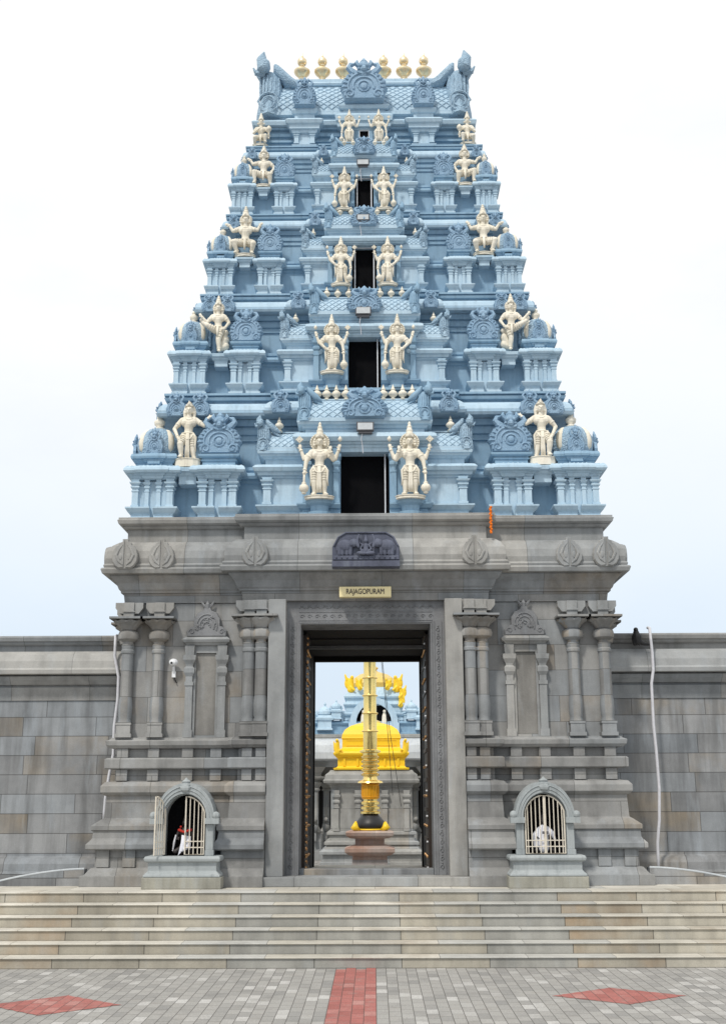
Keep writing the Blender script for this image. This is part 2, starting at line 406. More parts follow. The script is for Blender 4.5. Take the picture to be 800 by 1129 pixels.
def horn_mb(s,h,w,d,fat=False):
    """makara end of a barrel roof, s=-1 left end, base centre at the origin, rises h, front at y=0"""
    mb=MB()
    prof=[(0,0,.5),(.12,.02,.60),(.3,.03,.58),(.45,0,.42),(.6,.05,.40),(.75,.12,.38),(.85,.2,.34),(.93,.26,.26)]
    if fat: prof=[(0,0,.62),(.10,.03,.70),(.28,-.02,.68),(.45,-.06,.60),(.6,-.03,.60),(.75,.0,.62),(.86,.03,.58),(.95,.05,.40)]
    seg=12;vs=[]
    for t,off,rr in prof:
        for i in range(seg):
            a=2*PI*i/seg; vs.append((s*off*w+math.cos(a)*rr*w,d*.42+math.sin(a)*d*(.5-.30*t),t*h*.8))
    fs=[(k*seg+i,k*seg+(i+1)%seg,(k+1)*seg+(i+1)%seg,(k+1)*seg+i) for k in range(len(prof)-1) for i in range(seg)]
    fs+=[tuple(range(seg-1,-1,-1)),tuple((len(prof)-1)*seg+i for i in range(seg))]
    mb.add(vs,fs)
    H=h*.8
    mb.tube([(s*.25*w,d*.35,H*.85),(s*.55*w,d*.3,H*.98),(s*.50*w,d*.3,H*1.15),(s*.30*w,d*.3,H*1.27)],[w*.30,w*.26,w*.15,w*.03],7)
    mb.tube([(s*.3*w,d*.2,H*.9),(s*.72*w,d*.15,H*.88),(s*.85*w,d*.15,H*.98)],[w*.2,w*.14,w*.04],6)
    mb.tube([(-s*1.7*w,d*.4,H*.52),(-s*.9*w,d*.4,H*.72),(-s*.45*w,d*.38,H*1.02),(-s*.35*w,d*.35,H*1.16)],[w*.06,w*.17,w*.17,w*.05],7)
    if fat:
        mb.cap((s*.30*w,d*.12,H*.97),w*.34,(s*.28*w,d*.1,H*1.02),w*.30,8); mb.tube([(s*.30*w,d*.12,H*.95),(s*.42*w,d*.1,H*1.12),(s*.30*w,d*.1,H*1.26)],[w*.34,w*.26,w*.03],8)
        mb.tube([(-s*(1.5 if h<1 else 1.9)*w,d*.4,H*.70),(-s*.9*w,d*.35,H*.82),(-s*.35*w,d*.3,H*1.02),(-s*.22*w,d*.3,H*1.14)],[w*.10,w*.34,w*.26,w*.08],7)
    if not fat:
        for i in range(5): mb.tube([(s*(-.35+.2*i)*w,d*(.10-.0*i)-.0,H*.42),(s*(-.35+.22*i)*w,d*.16,H*.62),(s*(-.2+.22*i)*w,d*.24,H*.82)],[w*.05,w*.09,w*.04],5)
    else:
        def fy(t,u): return d*.42-d*(.5-.30*t)*math.sqrt(max(0,1-u*u))-.008
        for i in range(6):
            u=-.75+.3*i; mb.tube([(s*(.02)*w+u*.62*w,fy(tt,u),tt*H) for tt in (.46,.56,.66,.76,.86)],[w*.03,w*.06,w*.035,w*.06,w*.02],5)
        for rr in (.30,.50):
            mb.tube([(math.cos(an)*rr*w*1.0,fy(.2,0)+.01,H*.22+math.sin(an)*rr*w*1.1) for an in [2*PI*i/12 for i in range(12)]],w*.045,5,True)
        mb.tube([(s*.0*w+u*.66*w,fy(.42,u)-.004,.42*H) for u in (-.95,-.5,0,.5,.95)],w*.06,5)
    return mb
# ------------------------------------------------------------------ the setting
g=MB(); g.add([(-400,-60,0),(400,-60,0),(400,900,0),(-400,900,0)],[(0,1,2,3)]); gr=g.build('ground','paver'); gr['kind']='structure'
def cellsheet(test):
    mb=MB()
    for j in range(-60,60):
        off=(j+323)%2*.5   # same running bond as the paving material
        x0=-40.42+ (j+323)*.13; row=j+323; off=(row%2)*.5
        for i in range(160,300):
            y0=(i-off)*.26-40.0
            if test(x0+.065,y0+.13): mb.add([(x0,y0,.004),(x0+.13,y0,.004),(x0+.13,y0+.26,.004),(x0,y0+.26,.004)],[(0,1,2,3)])
    return mb
pth=cellsheet(lambda x,y: -.42<x<.10 and 2<y<16.0).build('path','paver_red'); pth['kind']='structure'
for cx_,cy_,hx_,hy_,sd_ in ((-3.36,13.33,.74,.62,'left'),(2.87,13.85,.76,.56,'right')):
    mb=MB(); n_=10; pts=[]
    cor=[(0,-hy_),(hx_,0),(0,hy_),(-hx_,0)]
    for i in range(4):
        for j in range(n_):
            a_=Vector(cor[i]).lerp(Vector(cor[(i+1)%4]),j/n_); st_=.035*(j%2)
            pts.append((cx_+a_.x*(1-st_),cy_+a_.y*(1-st_),.004))
    mb.add(pts,[tuple(range(len(pts)))]); tag(mb.build('paving_diamond','paver_red'),sd_+' diamond of red blocks inlaid in the grey paving','paving inlay','red diamonds in the paving')
# staircase: six steps, each a block course with a thin nosed tread slab
st=thing('staircase','wide flight of six pale granite steps up to the temple gateway','steps',(0,16,0))
for i in range(6):
    y=16+.31*i; z=.14*i; yb=y+.31 if i<5 else 24.2
    ox=.37*i
    m=MB(); m.box(-11,11,y+.012,yb+.012,z if i else -.02,z+.122); s_=m.build('step','stone_step',st,world=True)
    m=MB(); m.box(-11.01,11.01,y-.012,yb-.002 if i<5 else yb,z+.122,z+.14); m.build('tread','stone_tread',s_).location=(0,-16,0) if False else (0,0,0)
    t=s_.children[0]; t.data.transform(Matrix.Translation((0,-16,0)))
    t.data.update()
    if True:
        b=t.modifiers.new('bevel','BEVEL'); b.width=.008; b.segments=2
Z0=.84
# ------------------------------------------------------------------ gateway tower
G=thing('temple_gateway_tower','tall temple gateway tower with grey granite base and stepped blue painted storeys','temple tower',(0,19,Z0))
def P(mb,name,mat,**k): return mb.build(name,mat,G,world=True,**k)
YB=23.6
def base_outline(s,ymain=19.0,ycen=18.8):
    pts=[(-4.0,YB),(-4.0,ymain),(-2.0,ymain),(-2.0,ycen),(-1.585,ycen),(-1.585,19.6),(-1.10,19.6),(-1.10,YB)]
    fac=[1,1,1,1,0,0,0,1]
    if s>0:
        # mirrored, kept counter-clockwise
        pts=[(-x,y) for x,y in reversed(pts)]
        fac=fac[:-1][::-1]+[1]
    return pts,fac
BP=[(Z0,.45),(1.0,.45),(1.002,.40),(1.11,.31),(1.112,.26),(1.38,.26),(1.382,.36),(1.40,.39),(1.47,.39),(1.53,.33),(1.56,.31),(1.66,.30),(1.68,.33),(1.75,.33),(1.84,.21),(1.86,.17),(2.20,.15),(2.22,.19),(2.26,.235),(2.36,.235),(2.42,.18),(2.44,.05),
(2.62,.05),(2.625,.18),(2.64,.20),(2.78,.20),(2.80,.17),(2.805,.04),(2.95,.04),(2.955,.14),(3.0,.19),(3.07,.20),(3.10,.13),(3.12,.13),(3.125,0),(5.335,0)]
for s in (-1,1):
    o,f=base_outline(s); m=MB(); m.sweep(o,BP,f); # small dies that divide the recessed bands
    for x in (3.93,3.43,2.88,2.42):
        for (a,b,o_) in ((2.44,2.62,.05),(2.805,2.952,.04)): m.box(s*x-.09,s*x+.09,19-o_-.09,19-o_+.02,a,b)
    for x in (4.13,3.72,):
        m.box(s*x-.10,s*x+.10,18.74-.04,18.76,1.12,1.38)
    for x in (1.90,1.68):
        for (a,b,o_) in ((2.44,2.62,.05),(2.805,2.952,.04)): m.box(s*x-.08,s*x+.08,18.8-o_-.08,18.8-o_+.02,a,b)
    P(m,'granite_base','stone',bevel=.006)
# entablature over the whole base (solid above the passage)
eo=outline(4.0,19.0,YB,[(2.0,.2)])
m=MB(); m.sweep(eo,[(5.34,.03),(5.50,.05),(5.502,.09),(5.53,.09),(5.56,.12),(5.66,.16),(5.76,.25),(5.785,.25)]); P(m,'beam','stone',bevel=.005)
m=MB(); m.sweep(eo,[(5.787,.22),(5.79,.36),(5.86,.385),(5.885,.37),(5.89,.335),(5.93,.35),(5.955,.335),(5.96,.31),(6.05,.325),(6.18,.30),(6.28,.24),(6.36,.14),(6.375,.02)]); P(m,'cornice','stone_trim',bevel=.006)
m=MB(); m.sweep(eo,[(6.377,.03),(6.60,.03),(6.605,.08),(6.64,.12),(6.645,.10),(6.68,.17),(6.745,.19),(6.75,.17),(6.79,.17)]); P(m,'top_course','stone_trim',bevel=.005)
# cornice medallions
for s in (-1,1):
    for x,y in ((3.98,18.60),(3.38,18.63),(1.80,18.42)):
        mb=MB()
        for k in (-1,1):
            pts=[(k*.012,.0),(k*.10,-.01),(k*.16,.03),(k*.215,.11),(k*.225,.22),(k*.20,.32),(k*.15,.39),(k*.115,.40),(k*.10,.44),(k*.05,.46),(k*.012,.50)]
            mb.prism(pts if k>0 else pts[::-1],-.085,.08,.10)
            mb.tube([(k*.03,-.088,.06),(k*.10,-.10,.12),(k*.15,-.098,.22),(k*.10,-.09,.33),(k*.04,-.085,.40)],[.014,.022,.026,.02,.01],6)
            mb.ball((k*.075,-.09,.20),(.035,.02,.06),8,6)
        mb.box(-.05,.05,-.05,.08,.0,.50)
        ob=mb.build('cornice_medallion','stone_trim',G); ob.location=(s*x,y-19+.02,5.86-Z0); ob.scale=(.95,.6,1)
    mb=MB(); pts=[(math.cos(-PI/2+2*PI*i/18)*.2,.25+math.sin(-PI/2+2*PI*i/18)*.23) for i in range(18)]
    mb.prism(pts,-.09,.1,.08); ob=mb.build('cornice_medallion','stone_trim',G); ob.rotation_euler=(0,0,s*PI/2); ob.location=(s*4.31,.1,5.86-Z0)
    for yy in (19.6,21.3,22.9):
        c=dup(ob,G,(s*4.31,yy-19,5.86-Z0))
# lotus columns on the wall
def column(x,y,full=True):
    z0=3.125; mb=MB()
    mb.box(-.135,.135,-.13,.2,0,.06); mb.box(-.115,.115,-.11,.2,.06,.20); mb.box(-.125,.125,-.12,.2,.20,.24)
    mb.lathe([(.24,.115),(.30,.10),(.34,.112),(.50,.118),(.60,.108),(.66,.10),(1.35,.098),(1.37,.115),(1.41,.115),(1.43,.10),(1.50,.108),(1.52,.09),(1.555,.09),(1.57,.12),(1.60,.165),(1.66,.18),(1.71,.165),(1.74,.12),(1.75,.11)],(0,0,0),12)
    # lotus bell with scalloped rim
    seg=32; vs=[];pr=[(1.75,.12,0),(1.80,.15,.1),(1.85,.205,.5),(1.875,.245,1),(1.90,.255,1),(1.91,.23,.3)]
    for zz,r,k in pr:
        for i in range(seg):
            a=2*PI*i/seg; sc_=abs(math.sin(a*5)); vs.append((math.cos(a)*r*(1-.06*k+.06*k*sc_),math.sin(a)*r*(1-.06*k+.06*k*sc_),zz-.035*k*sc_+ .02*k))
    mb.add(vs,[(k*seg+i,k*seg+(i+1)%seg,(k+1)*seg+(i+1)%seg,(k+1)*seg+i) for k in range(5) for i in range(seg)]+[tuple(5*seg+i for i in range(seg))])
    mb.box(-.275,.275,-.27,.2,1.912,1.95)
    ob=mb.build('column','stone',G,bevel=0); smooth_angle(ob,35); ob.location=(x,y-19,z0-Z0)
    b=MB()
    b.box(-.085,.085,-.075,.2,1.952,2.21)
    b.prism([(-.23,2.12),(-.16,2.03),(.16,2.03),(.23,2.12),(.23,2.21),(-.23,2.21)],-.045,.2)
    b.prism([(-.11,2.05),(.11,2.05),(0,2.15)],-.10,-.072)
    b.build('bracket','stone_trim',ob)
for s in (-1,1):
    for x,y in ((3.93,18.93),(3.42,18.93),(1.90,18.74),(1.70,18.70)): column(s*x,y)
    for y in (19.6,21.4,23.2): column(s*4.05,y)
# blind niche between the columns
for s in (-1,1):
    x=s*2.63; y=18.99
    m=MB()
    for k in (-1,1): pilaster_mb(m,x+k*.27,y-.03,3.125,4.62,.13)
    m.box(x-.20,x+.20,y-.035,y+.03,3.125,3.16); 
    for k in (-1,1): m.box(x+k*.185-.02,x+k*.185+.02,y-.05,y+.03,3.125,4.50)
    m.box(x-.205,x+.205,y-.05,y+.03,4.50,4.62)
    m.sweep(rect(x-.32,x+.32,y-.09,y+.03),[(4.622,.0),(4.66,.03),(4.67,.06),(4.71,.08),(4.74,.05),(4.76,.02)]); ni=P(m,'blind_niche','stone_trim')
    m=MB(); m.box(x-.163,x+.163,y-.012,y+.02,3.165,4.495); m.build('panel','stone_plain',ni,world=False).location=(0,0,0); ni.children[0].data.transform(Matrix.Translation(-G.location))
    w=.60
    pts=[(-.33,0),(-.34,.09),(-.27,.16),(-.22,.17),(-.22,.30),(-.16,.40),(-.07,.44),(-.05,.49),(.05,.49),(.07,.44),(.16,.40),(.22,.30),(.22,.17),(.27,.16),(.34,.09),(.33,0)]
    mb=MB(); mb.prism(pts,-.085,.0,.05)
    for r in (.06,.12,.17): mb.tube([(math.cos(a)*r,-.09,.18+math.sin(a)*r*1.15) for a in [-.4+(PI+.8)*i/12 for i in range(13)]],.012,5)
    for k in (-1,1):
        mb.tube([(k*(.25+math.cos(a)*.05*(1-i/12)),-.088,.085+math.sin(a)*.05*(1-i/12)) for i,a in enumerate([.8*i for i in range(10)])],.011,5)
        mb.tube([(0,-.05,.47),(k*.07,-.05,.54),(k*.11,-.05,.60)],[.03,.025,.008],5)
    mb.tube([(0,-.05,.47),(0,-.06,.54),(0,-.05,.60)],[.04,.045,.01],6); mb.tube([(-.07,-.05,.52),(.07,-.05,.52)],.02,5)
    random.seed(int(3+s))
    for i in range(26):
        a=random.uniform(0,PI); r=random.uniform(.05,.19); mb.ball((math.cos(a)*r,-.088,.12+math.sin(a)*r*1.3),random.uniform(.012,.022),6,4)
    ob=mb.build('niche_gable','stone_dark',G); ob.location=(x,y-19-.01,4.765-Z0)
# door: flat outer posts, carved inner frame, threshold
for s in (-1,1):
    m=MB(); m.box(min(s*1.30,s*1.58),max(s*1.30,s*1.58),18.60,19.598,.98,5.337); P(m,'door_post','stone_trim',bevel=.008)
m=MB(); m.prism([(-1.298,.98),(-1.07,.98),(-1.07,4.96),(1.07,4.96),(1.07,.98),(1.298,.98),(1.298,5.337),(-1.298,5.337)],18.86,19.597); 
for s in (-1,1):
    for r_ in (1.095,1.135,1.255): m.tube([(s*r_,18.858,.99),(s*r_,18.858,5.0)],.009,5)
    z=1.1; k=0
    while z<4.95:
        l=[(s*1.195+math.cos(a)*.032*(1-i/11)*(1 if k%2 else -1),18.856,z+math.sin(a)*.045*(1-i/11)) for i,a in enumerate([.75*i for i in range(9)])]
        m.tube(l,.009,4); m.ball((s*1.195,18.855,z+.065),.014,6,4); z+=.125; k+=1
for r_ in (4.985,5.02,5.16): m.tube([(-1.1,18.858,r_),(1.1,18.858,r_)],.009,5)
x=-1.05
while x<1.08:
    m.tube([(x+math.cos(a)*.04*(1-i/11),18.856,5.09+math.sin(a)*.035*(1-i/11)) for i,a in enumerate([.75*i for i in range(9)])],.009,4); m.tube([(x-.05,18.857,5.22),(x,18.85,5.26),(x+.05,18.857,5.22)],.010,4); x+=.125
P(m,'carved_door_frame','stone_dark')
m=MB(); m.box(-1.60,1.60,18.42,18.99,Z0+.002,.98); P(m,'threshold_slab','stone_trim',bevel=.01)
m=MB(); m.box(-1.068,1.068,19.0,19.3,Z0+.002,1.07); P(m,'door_sill','stone_wall',bevel=.01)
# passage: side linings, ceiling and rear frame, with the shade painted in as near-black
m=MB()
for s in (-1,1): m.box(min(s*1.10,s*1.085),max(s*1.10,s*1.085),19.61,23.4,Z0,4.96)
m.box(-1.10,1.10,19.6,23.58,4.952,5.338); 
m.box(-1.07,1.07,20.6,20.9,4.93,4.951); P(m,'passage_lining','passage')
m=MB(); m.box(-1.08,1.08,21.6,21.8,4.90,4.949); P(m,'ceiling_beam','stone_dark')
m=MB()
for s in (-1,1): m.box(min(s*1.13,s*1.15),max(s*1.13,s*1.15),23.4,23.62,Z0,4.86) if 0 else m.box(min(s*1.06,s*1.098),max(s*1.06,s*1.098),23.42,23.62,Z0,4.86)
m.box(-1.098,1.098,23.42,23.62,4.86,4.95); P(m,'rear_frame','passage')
# the two tall door leaves folded back against the passage walls
for s in (-1,1):
    a,b=sorted((s*1.075,s*1.02)); m=MB(); m.box(a,b,19.62,20.68,.96,4.88)
    for zz in [1.0+.485*i for i in range(9)]: 
        c,d=sorted((s*1.02,s*1.0)); m.box(c,d,19.62,20.68,zz-.03,zz+.03)
    m.cur=1
    for i in range(9):
        for j in range(7): m.ball((s*1.003,19.68+j*.155,1.12+.485*i+.1),.022,8,5)
    m.cur=1 if s<0 else 2
    for i in range(38):
        z=1.05+i*.102; r_=.016+.010*((i*7)%3==0)
        if s<0: m.ball((s*.995,19.60,z),(.020,.02,r_*1.3),6,4); m.tube([(s*.99,19.60,z+.03),(s*.975,19.59,z+.0),(s*.985,19.6,z-.03)],.006,4)
        elif i%4==0: m.ball((s*1.0,19.60,z),.017,8,6)
    P(m,'door_leaf',('wood','brass','plastic'))
# ------------------------------------------------------------------ blue storeys
T=[dict(z=6.80,hw=4.11,yf=19.08,bw=1.85,pw=1.12,dw=.36,dt=.48,kx=3.66,px=2.54,s=1.0),
   dict(z=9.21,hw=3.54,yf=19.45,bw=1.52,pw=.97,dw=.245,dt=.50,kx=3.16,px=2.16,s=.80),
   dict(z=11.28,hw=3.02,yf=19.75,bw=1.17,pw=.72,dw=.19,dt=.52,kx=2.70,px=1.78,s=.655),
   dict(z=13.08,hw=2.63,yf=20.05,bw=1.0,pw=.62,dw=.15,dt=.46,kx=2.36,px=1.55,s=.56),
   dict(z=14.73,hw=2.32,yf=20.35)]
for i,t in enumerate(T): t['yb']=YB-.15-(t['yf']-19.08)
def shrine_body(w,slots,dep=.85):
    m=MB(); hw=w/2-.14; cut=.035
    for (a,b) in ((-hw,-cut),(cut,hw)) :
        m.sweep(rect(a,b,0,dep),[(0,.06),(.04,.06),(.05,.02),(.09,.02),(.13,.08),(.19,.13),(.215,.13),(.22,0)],[1,1,0,1] if b<0 else [0,1,1,1],.9)
    m.sweep(rect(-hw+.03,hw-.03,.05,dep),[(0.001,0),(.70,0)])
    for k in (-1,1):
        pilaster_mb(m,k*(hw-.05),.02,.22,.72,.13); pilaster_mb(m,k*.115,.03,.22,.72,.085)
        m.box(min(k*.115,k*(hw-.05)),max(k*.115,k*(hw-.05)),.035,.06,.24,.60)
    o=[(-hw,dep),(-hw,0),(-.16,0),(-.16,-.04),(.16,-.04),(.16,0),(hw,0),(hw,dep)]
    m.sweep(o,[(.715,.0),(.73,.04),(.745,.04),(.75,.05),(.775,.05),(.78,.08),(.81,.08),(.815,.15),(.85,.175),(.89,.165),(.925,.14),(.945,.09),(.95,0)])
    nb=int(w/.085)
    for i in range(nb+1): m.ball((-hw-.10+(2*hw+.20)*i/nb,-.115-(.04 if abs(-hw-.10+(2*hw+.20)*i/nb)<.17 else 0),.915),(.036,.03,.032),6,4)
    for k in (-1,1):
        for i in range(int(dep/.11)): m.ball((k*(hw+.12),.0+.11*i,.915),(.03,.036,.032),6,4)
    return m
# corner shrine prototype
def corner_proto():
    b=shrine_body(1.06,2); ob=b.build('corner_shrine','blue_light',G)
    hw=.36
    m=MB(); o=[(-hw,.80),(-hw,.05),(-.15,.05),(-.15,.01),(.15,.01),(.15,.05),(hw,.05),(hw,.80)]
    m.sweep(o,[(.952,0),(1.03,0),(1.035,.03),(1.05,.03),(1.06,.05),(1.085,.05),(1.095,.09),(1.13,.10),(1.18,.08),(1.20,.02)]); 
    m.box(-.12,.12,-.04,.1,1.0,1.14)
    m.build('neck','blue',ob)
    m=MB(); pr=[(1.20,.34),(1.215,.40),(1.29,.44),(1.42,.455),(1.54,.43),(1.64,.36),(1.71,.25),(1.75,.10)]
    m.lathe(pr,(0,.43,0),16,rot=PI/16,sx=.97,sy=.90); d=m.build('dome','blue_carved',ob); smooth_angle(d,25)
    for k in (0,1,2,3):
        a=PI/4+k*PI/2; ca,sa=math.cos(a),math.sin(a); m=MB()
        m.tube([(ca*.35,.43+sa*.32,1.25),(ca*.37,.43+sa*.34,1.32),(ca*.375,.43+sa*.345,1.43),(ca*.35,.43+sa*.32,1.54),(ca*.29,.43+sa*.265,1.63),(ca*.20,.43+sa*.18,1.69)],[.04,.08,.095,.09,.065,.03],8)
        m.build('dome_leaf','cream',ob,smooth=True)
    for a in (0,PI/2,-PI/2,PI):
        M4=Matrix.Translation((0,.43,0))@Matrix.Rotation(a,4,'Z')@Matrix.Translation((0,-.42,1.16)); m=MB(); m.merge(gable_mb(.34,.52,.06,False,.36),M4)
        m.build('gable','blue_relief',ob)
    m=MB(); m.lathe([(1.73,.10),(1.76,.13),(1.78,.07),(1.80,.06),(1.83,.10),(1.89,.115),(1.93,.07),(1.945,.045),(1.96,.06),(1.99,.06),(2.02,.025),(2.06,.01)],(0,.43,0),12); m.build('finial','cream',ob,smooth=True)
    return ob
def panj_proto():
    b=shrine_body(.90,2,.6); ob=b.build('wall_shrine','blue_light',G)
    m=MB(); o=rect(-.285,.285,.05,.6)
    m.sweep(o,[(.952,0),(1.06,0),(1.065,.025),(1.08,.03),(1.085,.01),(1.11,.01),(1.12,.05),(1.14,.07),(1.175,.075),(1.185,.04)]); m.build('neck','blue',ob)
    g=gable_mb(.76,.80,.14,True,.32).build('gable','blue_relief',ob); g.location=(0,.14,1.185)
    return ob
CP=corner_proto(); PP=panj_proto(); used=set()
def place(proto,x,y,z,s,sz,rz=0):
    if proto.name not in used:
        used.add(proto.name); o=proto; o.location=(x,y-19,z-Z0); o.scale=(s,s,sz); o.rotation_euler=(0,0,rz)
    else: o=dup(proto,G,(x,y-19,z-Z0),(s,s,sz),rz)
    return o
NG=gable_mb(.34,.46,.08,False,.34); ngm=[None]
def small_gable(x,y,z,s,rz=0):
    if ngm[0] is None:
        ngm[0]=NG.build('small_gable','blue_relief',G); o=ngm[0]
        o.location=(x,y-19,z-Z0); o.scale=(s,s,s); o.rotation_euler=(0,0,rz)
    else: dup(ngm[0],G,(x,y-19,z-Z0),(s,s,s),rz)
potm=[None]
def pot(x,y,z,s,name='white_finial'):
    if potm[0] is None: potm[0]=smooth_angle(MB().lathe(POT,(0,0,0),12).build(name,'cream',G),50); o=potm[0]; o.location=(x,y-19,z-Z0); o.scale=(s,s,s)
    else: dup(potm[0],G,(x,y-19,z-Z0),(s,s,s))
for k in range(4):
    t=T[k]; n=T[k+1]; z=t['z']; h=n['z']-z; s=t['s']; yf,yb=t['yf'],t['yb']; zz=lambda f:z+f*h
    whw=n['hw']-.33*s; wy=yf+.52*s+.02
    # recessed wall
    m=MB(); m.sweep(outline(whw,wy,yb-.5*s),[(zz(a),o*1.0) for a,o in [(0,.32),(.03,.32),(.04,.22),(.29,.22),(.30,.26),(.32,.26),(.325,.34),(.345,.36),(.37,.32),(.375,.24),(.39,.24),(.395,.27),(.42,.27),(.43,0),(.645,0),(.65,.035),(.69,.035),(.695,.07),(.73,.08),(.735,.035),(.755,.035),(.76,.09),(.80,.12),(.805,.12)]],None,s)
    P(m,'storey_wall','blue')
    # overhanging cornice with the bay's step forward
    nb=n.get('bw',.8)
    co=outline(n['hw'],n['yf'],n['yb'],[(min(t['bw']*.88,n['hw']*.6),.12*s),(t['pw']*.9,.12*s)])
    m=MB(); m.sweep(co,[(zz(a),o*s) for a,o in [(.807,-.25),(.81,.14),(.83,.17),(.835,.13),(.855,.14),(.89,.11),(.915,.05),(.925,-.04)]]); P(m,'storey_cornice','blue_light')
    m=MB(); m.sweep(co,[(zz(a),o*s) for a,o in [(.9255,-.05),(.945,-.05),(.947,.03),(.967,.05),(.97,-.02),(.982,-.02),(.984,.05),(1.0,.05)]]); P(m,'string_course','blue')
    for sg in (-1,1):
        for dx in (.20,.62): small_gable(sg*(n['hw']-dx*s),n['yf']-.13*s,zz(.80),s*1.05)
        small_gable(sg*(t['bw']*.80),n['yf']-.27*s,zz(.805),s*1.0)
        for dy in (.25,.8,1.9): small_gable(sg*(n['hw']+.13*s),n['yf']+dy*s+.1,zz(.80),s*1.05,sg*PI/2)
    # shrines
    for sg in (-1,1):
        place(CP,sg*t['kx'],yf,z,s*.88,h/2.41); place(PP,sg*t['px'],yf,z,s*(.98 if k else 1),h/2.41)
        place(CP,sg*t['kx'],yb-.80*s,z,s*.88,h/2.41)
        ym=(yf+yb)/2; place(PP,sg*(t['kx']+.45*s),ym,z,s,h/2.41,sg*PI/2)
    # centre bay side blocks with small barrel roofs
    bw,pw,dw=t['bw'],t['pw'],t['dw']; yb0=wy+.05; by=yf-.02
    for sg in (-1,1):
        a,b=sorted((sg*(bw-.10*s),sg*(pw-.1*s)))
        m=MB(); f=[1,1,1,1]
        m.sweep(rect(a,b,by,yb0),[(zz(q),o*s) for q,o in [(0,.06),(.03,.06),(.035,.02),(.05,.02),(.06,.06),(.085,.12),(.095,.12),(.10,0),(.295,0),(.30,.04),(.31,.04),(.315,.09),(.335,.10),(.34,.15),(.365,.18),(.385,.14),(.395,.08),(.397,-.03),(.44,-.03),(.445,.0),(.455,.02),(.46,.06),(.475,.07),(.477,.10),(.495,.11),(.51,.03)]])
        pilaster_mb(m,sg*(bw-.17*s),by-.02,zz(.10),zz(.30),.14*s)
        P(m,'bay_wall','blue_light')
        xa,xb=sorted((sg*(bw-.06*s),sg*(pw+.0)))
        m=barrel_mb(xa,xb,by-.02,zz(.515),h*.155,.6*s,True,.13*s); P(m,'bay_roof','blue_light')
        m=horn_mb(sg,h*.27,.19*s,.42*s,True); ob=m.build('roof_horn','blue_carved',G); smooth_angle(ob,50); ob.location=(sg*(bw-.09*s),by-.10*s-19,zz(.50)-Z0)
        pot(sg*(bw*.5+pw*.5+.02),by+.16*s,zz(.665),s*1.05)
    # porch
    py=by-.12*s
    for sg in (-1,1):
        a,b=sorted((sg*(dw+.06*s),sg*(pw-.06*s)))
        m=MB(); m.sweep(rect(a,b,py,yb0),[(zz(q),o*s) for q,o in [(0,.05),(.03,.05),(.035,.01),(.055,.01),(.06,.06),(.085,.10),(.095,.10),(.10,0),(.5,0)]],[1,1,1,1] if sg*1>5 else ([1,1,0,1] if sg<0 else [0,1,1,1]))
        for q in (0.10,): 
            pilaster_mb(m,sg*(dw+.13*s),py-.01,zz(.10),zz(.50),.10*s); pilaster_mb(m,sg*(pw-.13*s),py-.01,zz(.10),zz(.50),.12*s)
        P(m,'porch_wall','blue')
    m=MB(); m.sweep(rect(-pw+.05*s,pw-.05*s,py,yb0),[(zz(q),o*s) for q,o in [(t['dt'],0),(.505 if t['dt']<.5 else t['dt']+.002,.0),(.515 if t['dt']<.51 else t['dt']+.004,.03),(.53,.03),(.532,.07),(.545,.08),(.547,.13),(.575,.17),(.60,.15),(.62,.06),(.622,-.04),(.655,-.04),(.66,0),(.675,.02),(.68,.08),(.695,.10),(.705,.10),(.707,.02)]]); P(m,'porch_lintel','blue_light')
    m=barrel_mb(-pw+.04*s,pw-.04*s,py-.07*s,zz(.712),h*.185,.62*s,True,.15*s); P(m,'porch_roof','blue_light')
    for sg in (-1,1):
        m=horn_mb(sg,h*.30,.20*s,.46*s,True); ob=m.build('roof_horn','blue',G); smooth_angle(ob,50); ob.location=(sg*(pw-.08*s),py-.14*s-19,zz(.70)-Z0)
    ob=gable_mb(.78*s,.245*h,.13*s,True,.32).build('gable','blue_relief',G); ob.location=(0,py-.10*s-19,zz(.712)-Z0)
    npot=(4,3,2,2)[k]
    for sg in (-1,1):
        for i in range(npot):
            x=.27*s+ (pw-.05-.27*s-.12*s)*(i+.35)/npot; pot(sg*x,py+.20*s,zz(.895),s*1.08)
    for sg in (-1,1):
        gx=(.77,.575,.43,.385)[k]; fz=(7.10,9.50,11.35,13.05)[k]-.045; m=MB(); m.lathe([(z+.002-z,.20*s),(.05,.21*s),(.06,.15*s),(fz-z-.10,.16*s),(fz-z-.06,.23*s),(fz-z-.002,.25*s)],(sg*gx,py-.10*s,z),14,sy=.8); P(m,'statue_ledge','blue')
    fx,fz=((3.07,7.742),(2.60,9.99),(2.25,12.045),(1.96,13.67))[k]
    for sg in (-1,1):
        m=MB(); m.sweep(rect(sg*fx-.15*s,sg*fx+.15*s,yf+.03,wy+.05),[(fz-.30*s,0),(fz-.17*s,.0),(fz-.14*s,.05),(fz-.10*s,.06),(fz-.09*s,.10),(fz-.03*s,.11),(fz-.003,.06)],None,s); P(m,'statue_ledge','blue_light')
    # doorway: reveal, white frame and near-black box painted as interior shade
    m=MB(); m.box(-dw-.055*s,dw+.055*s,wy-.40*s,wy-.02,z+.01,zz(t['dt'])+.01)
    P(m,'doorway','painted_shade')
    m=MB()
    for sg in ((1,) if k<2 else (-1,1)):
        a,b=sorted((sg*(dw-.002),sg*(dw-.024))); m.box(a,b,py+.14*s,py+.17*s,z+.02,zz(t['dt']))
    if k>=2: m.box(-dw,dw,py+.14*s,py+.17*s,zz(t['dt'])-.02,zz(t['dt']))
    P(m,'door_frame','frame')
    m=MB(); m.box(-dw-.02,dw+.02,py-.02,wy-.41*s,z+.002,z+.05); P(m,'door_sill','blue')
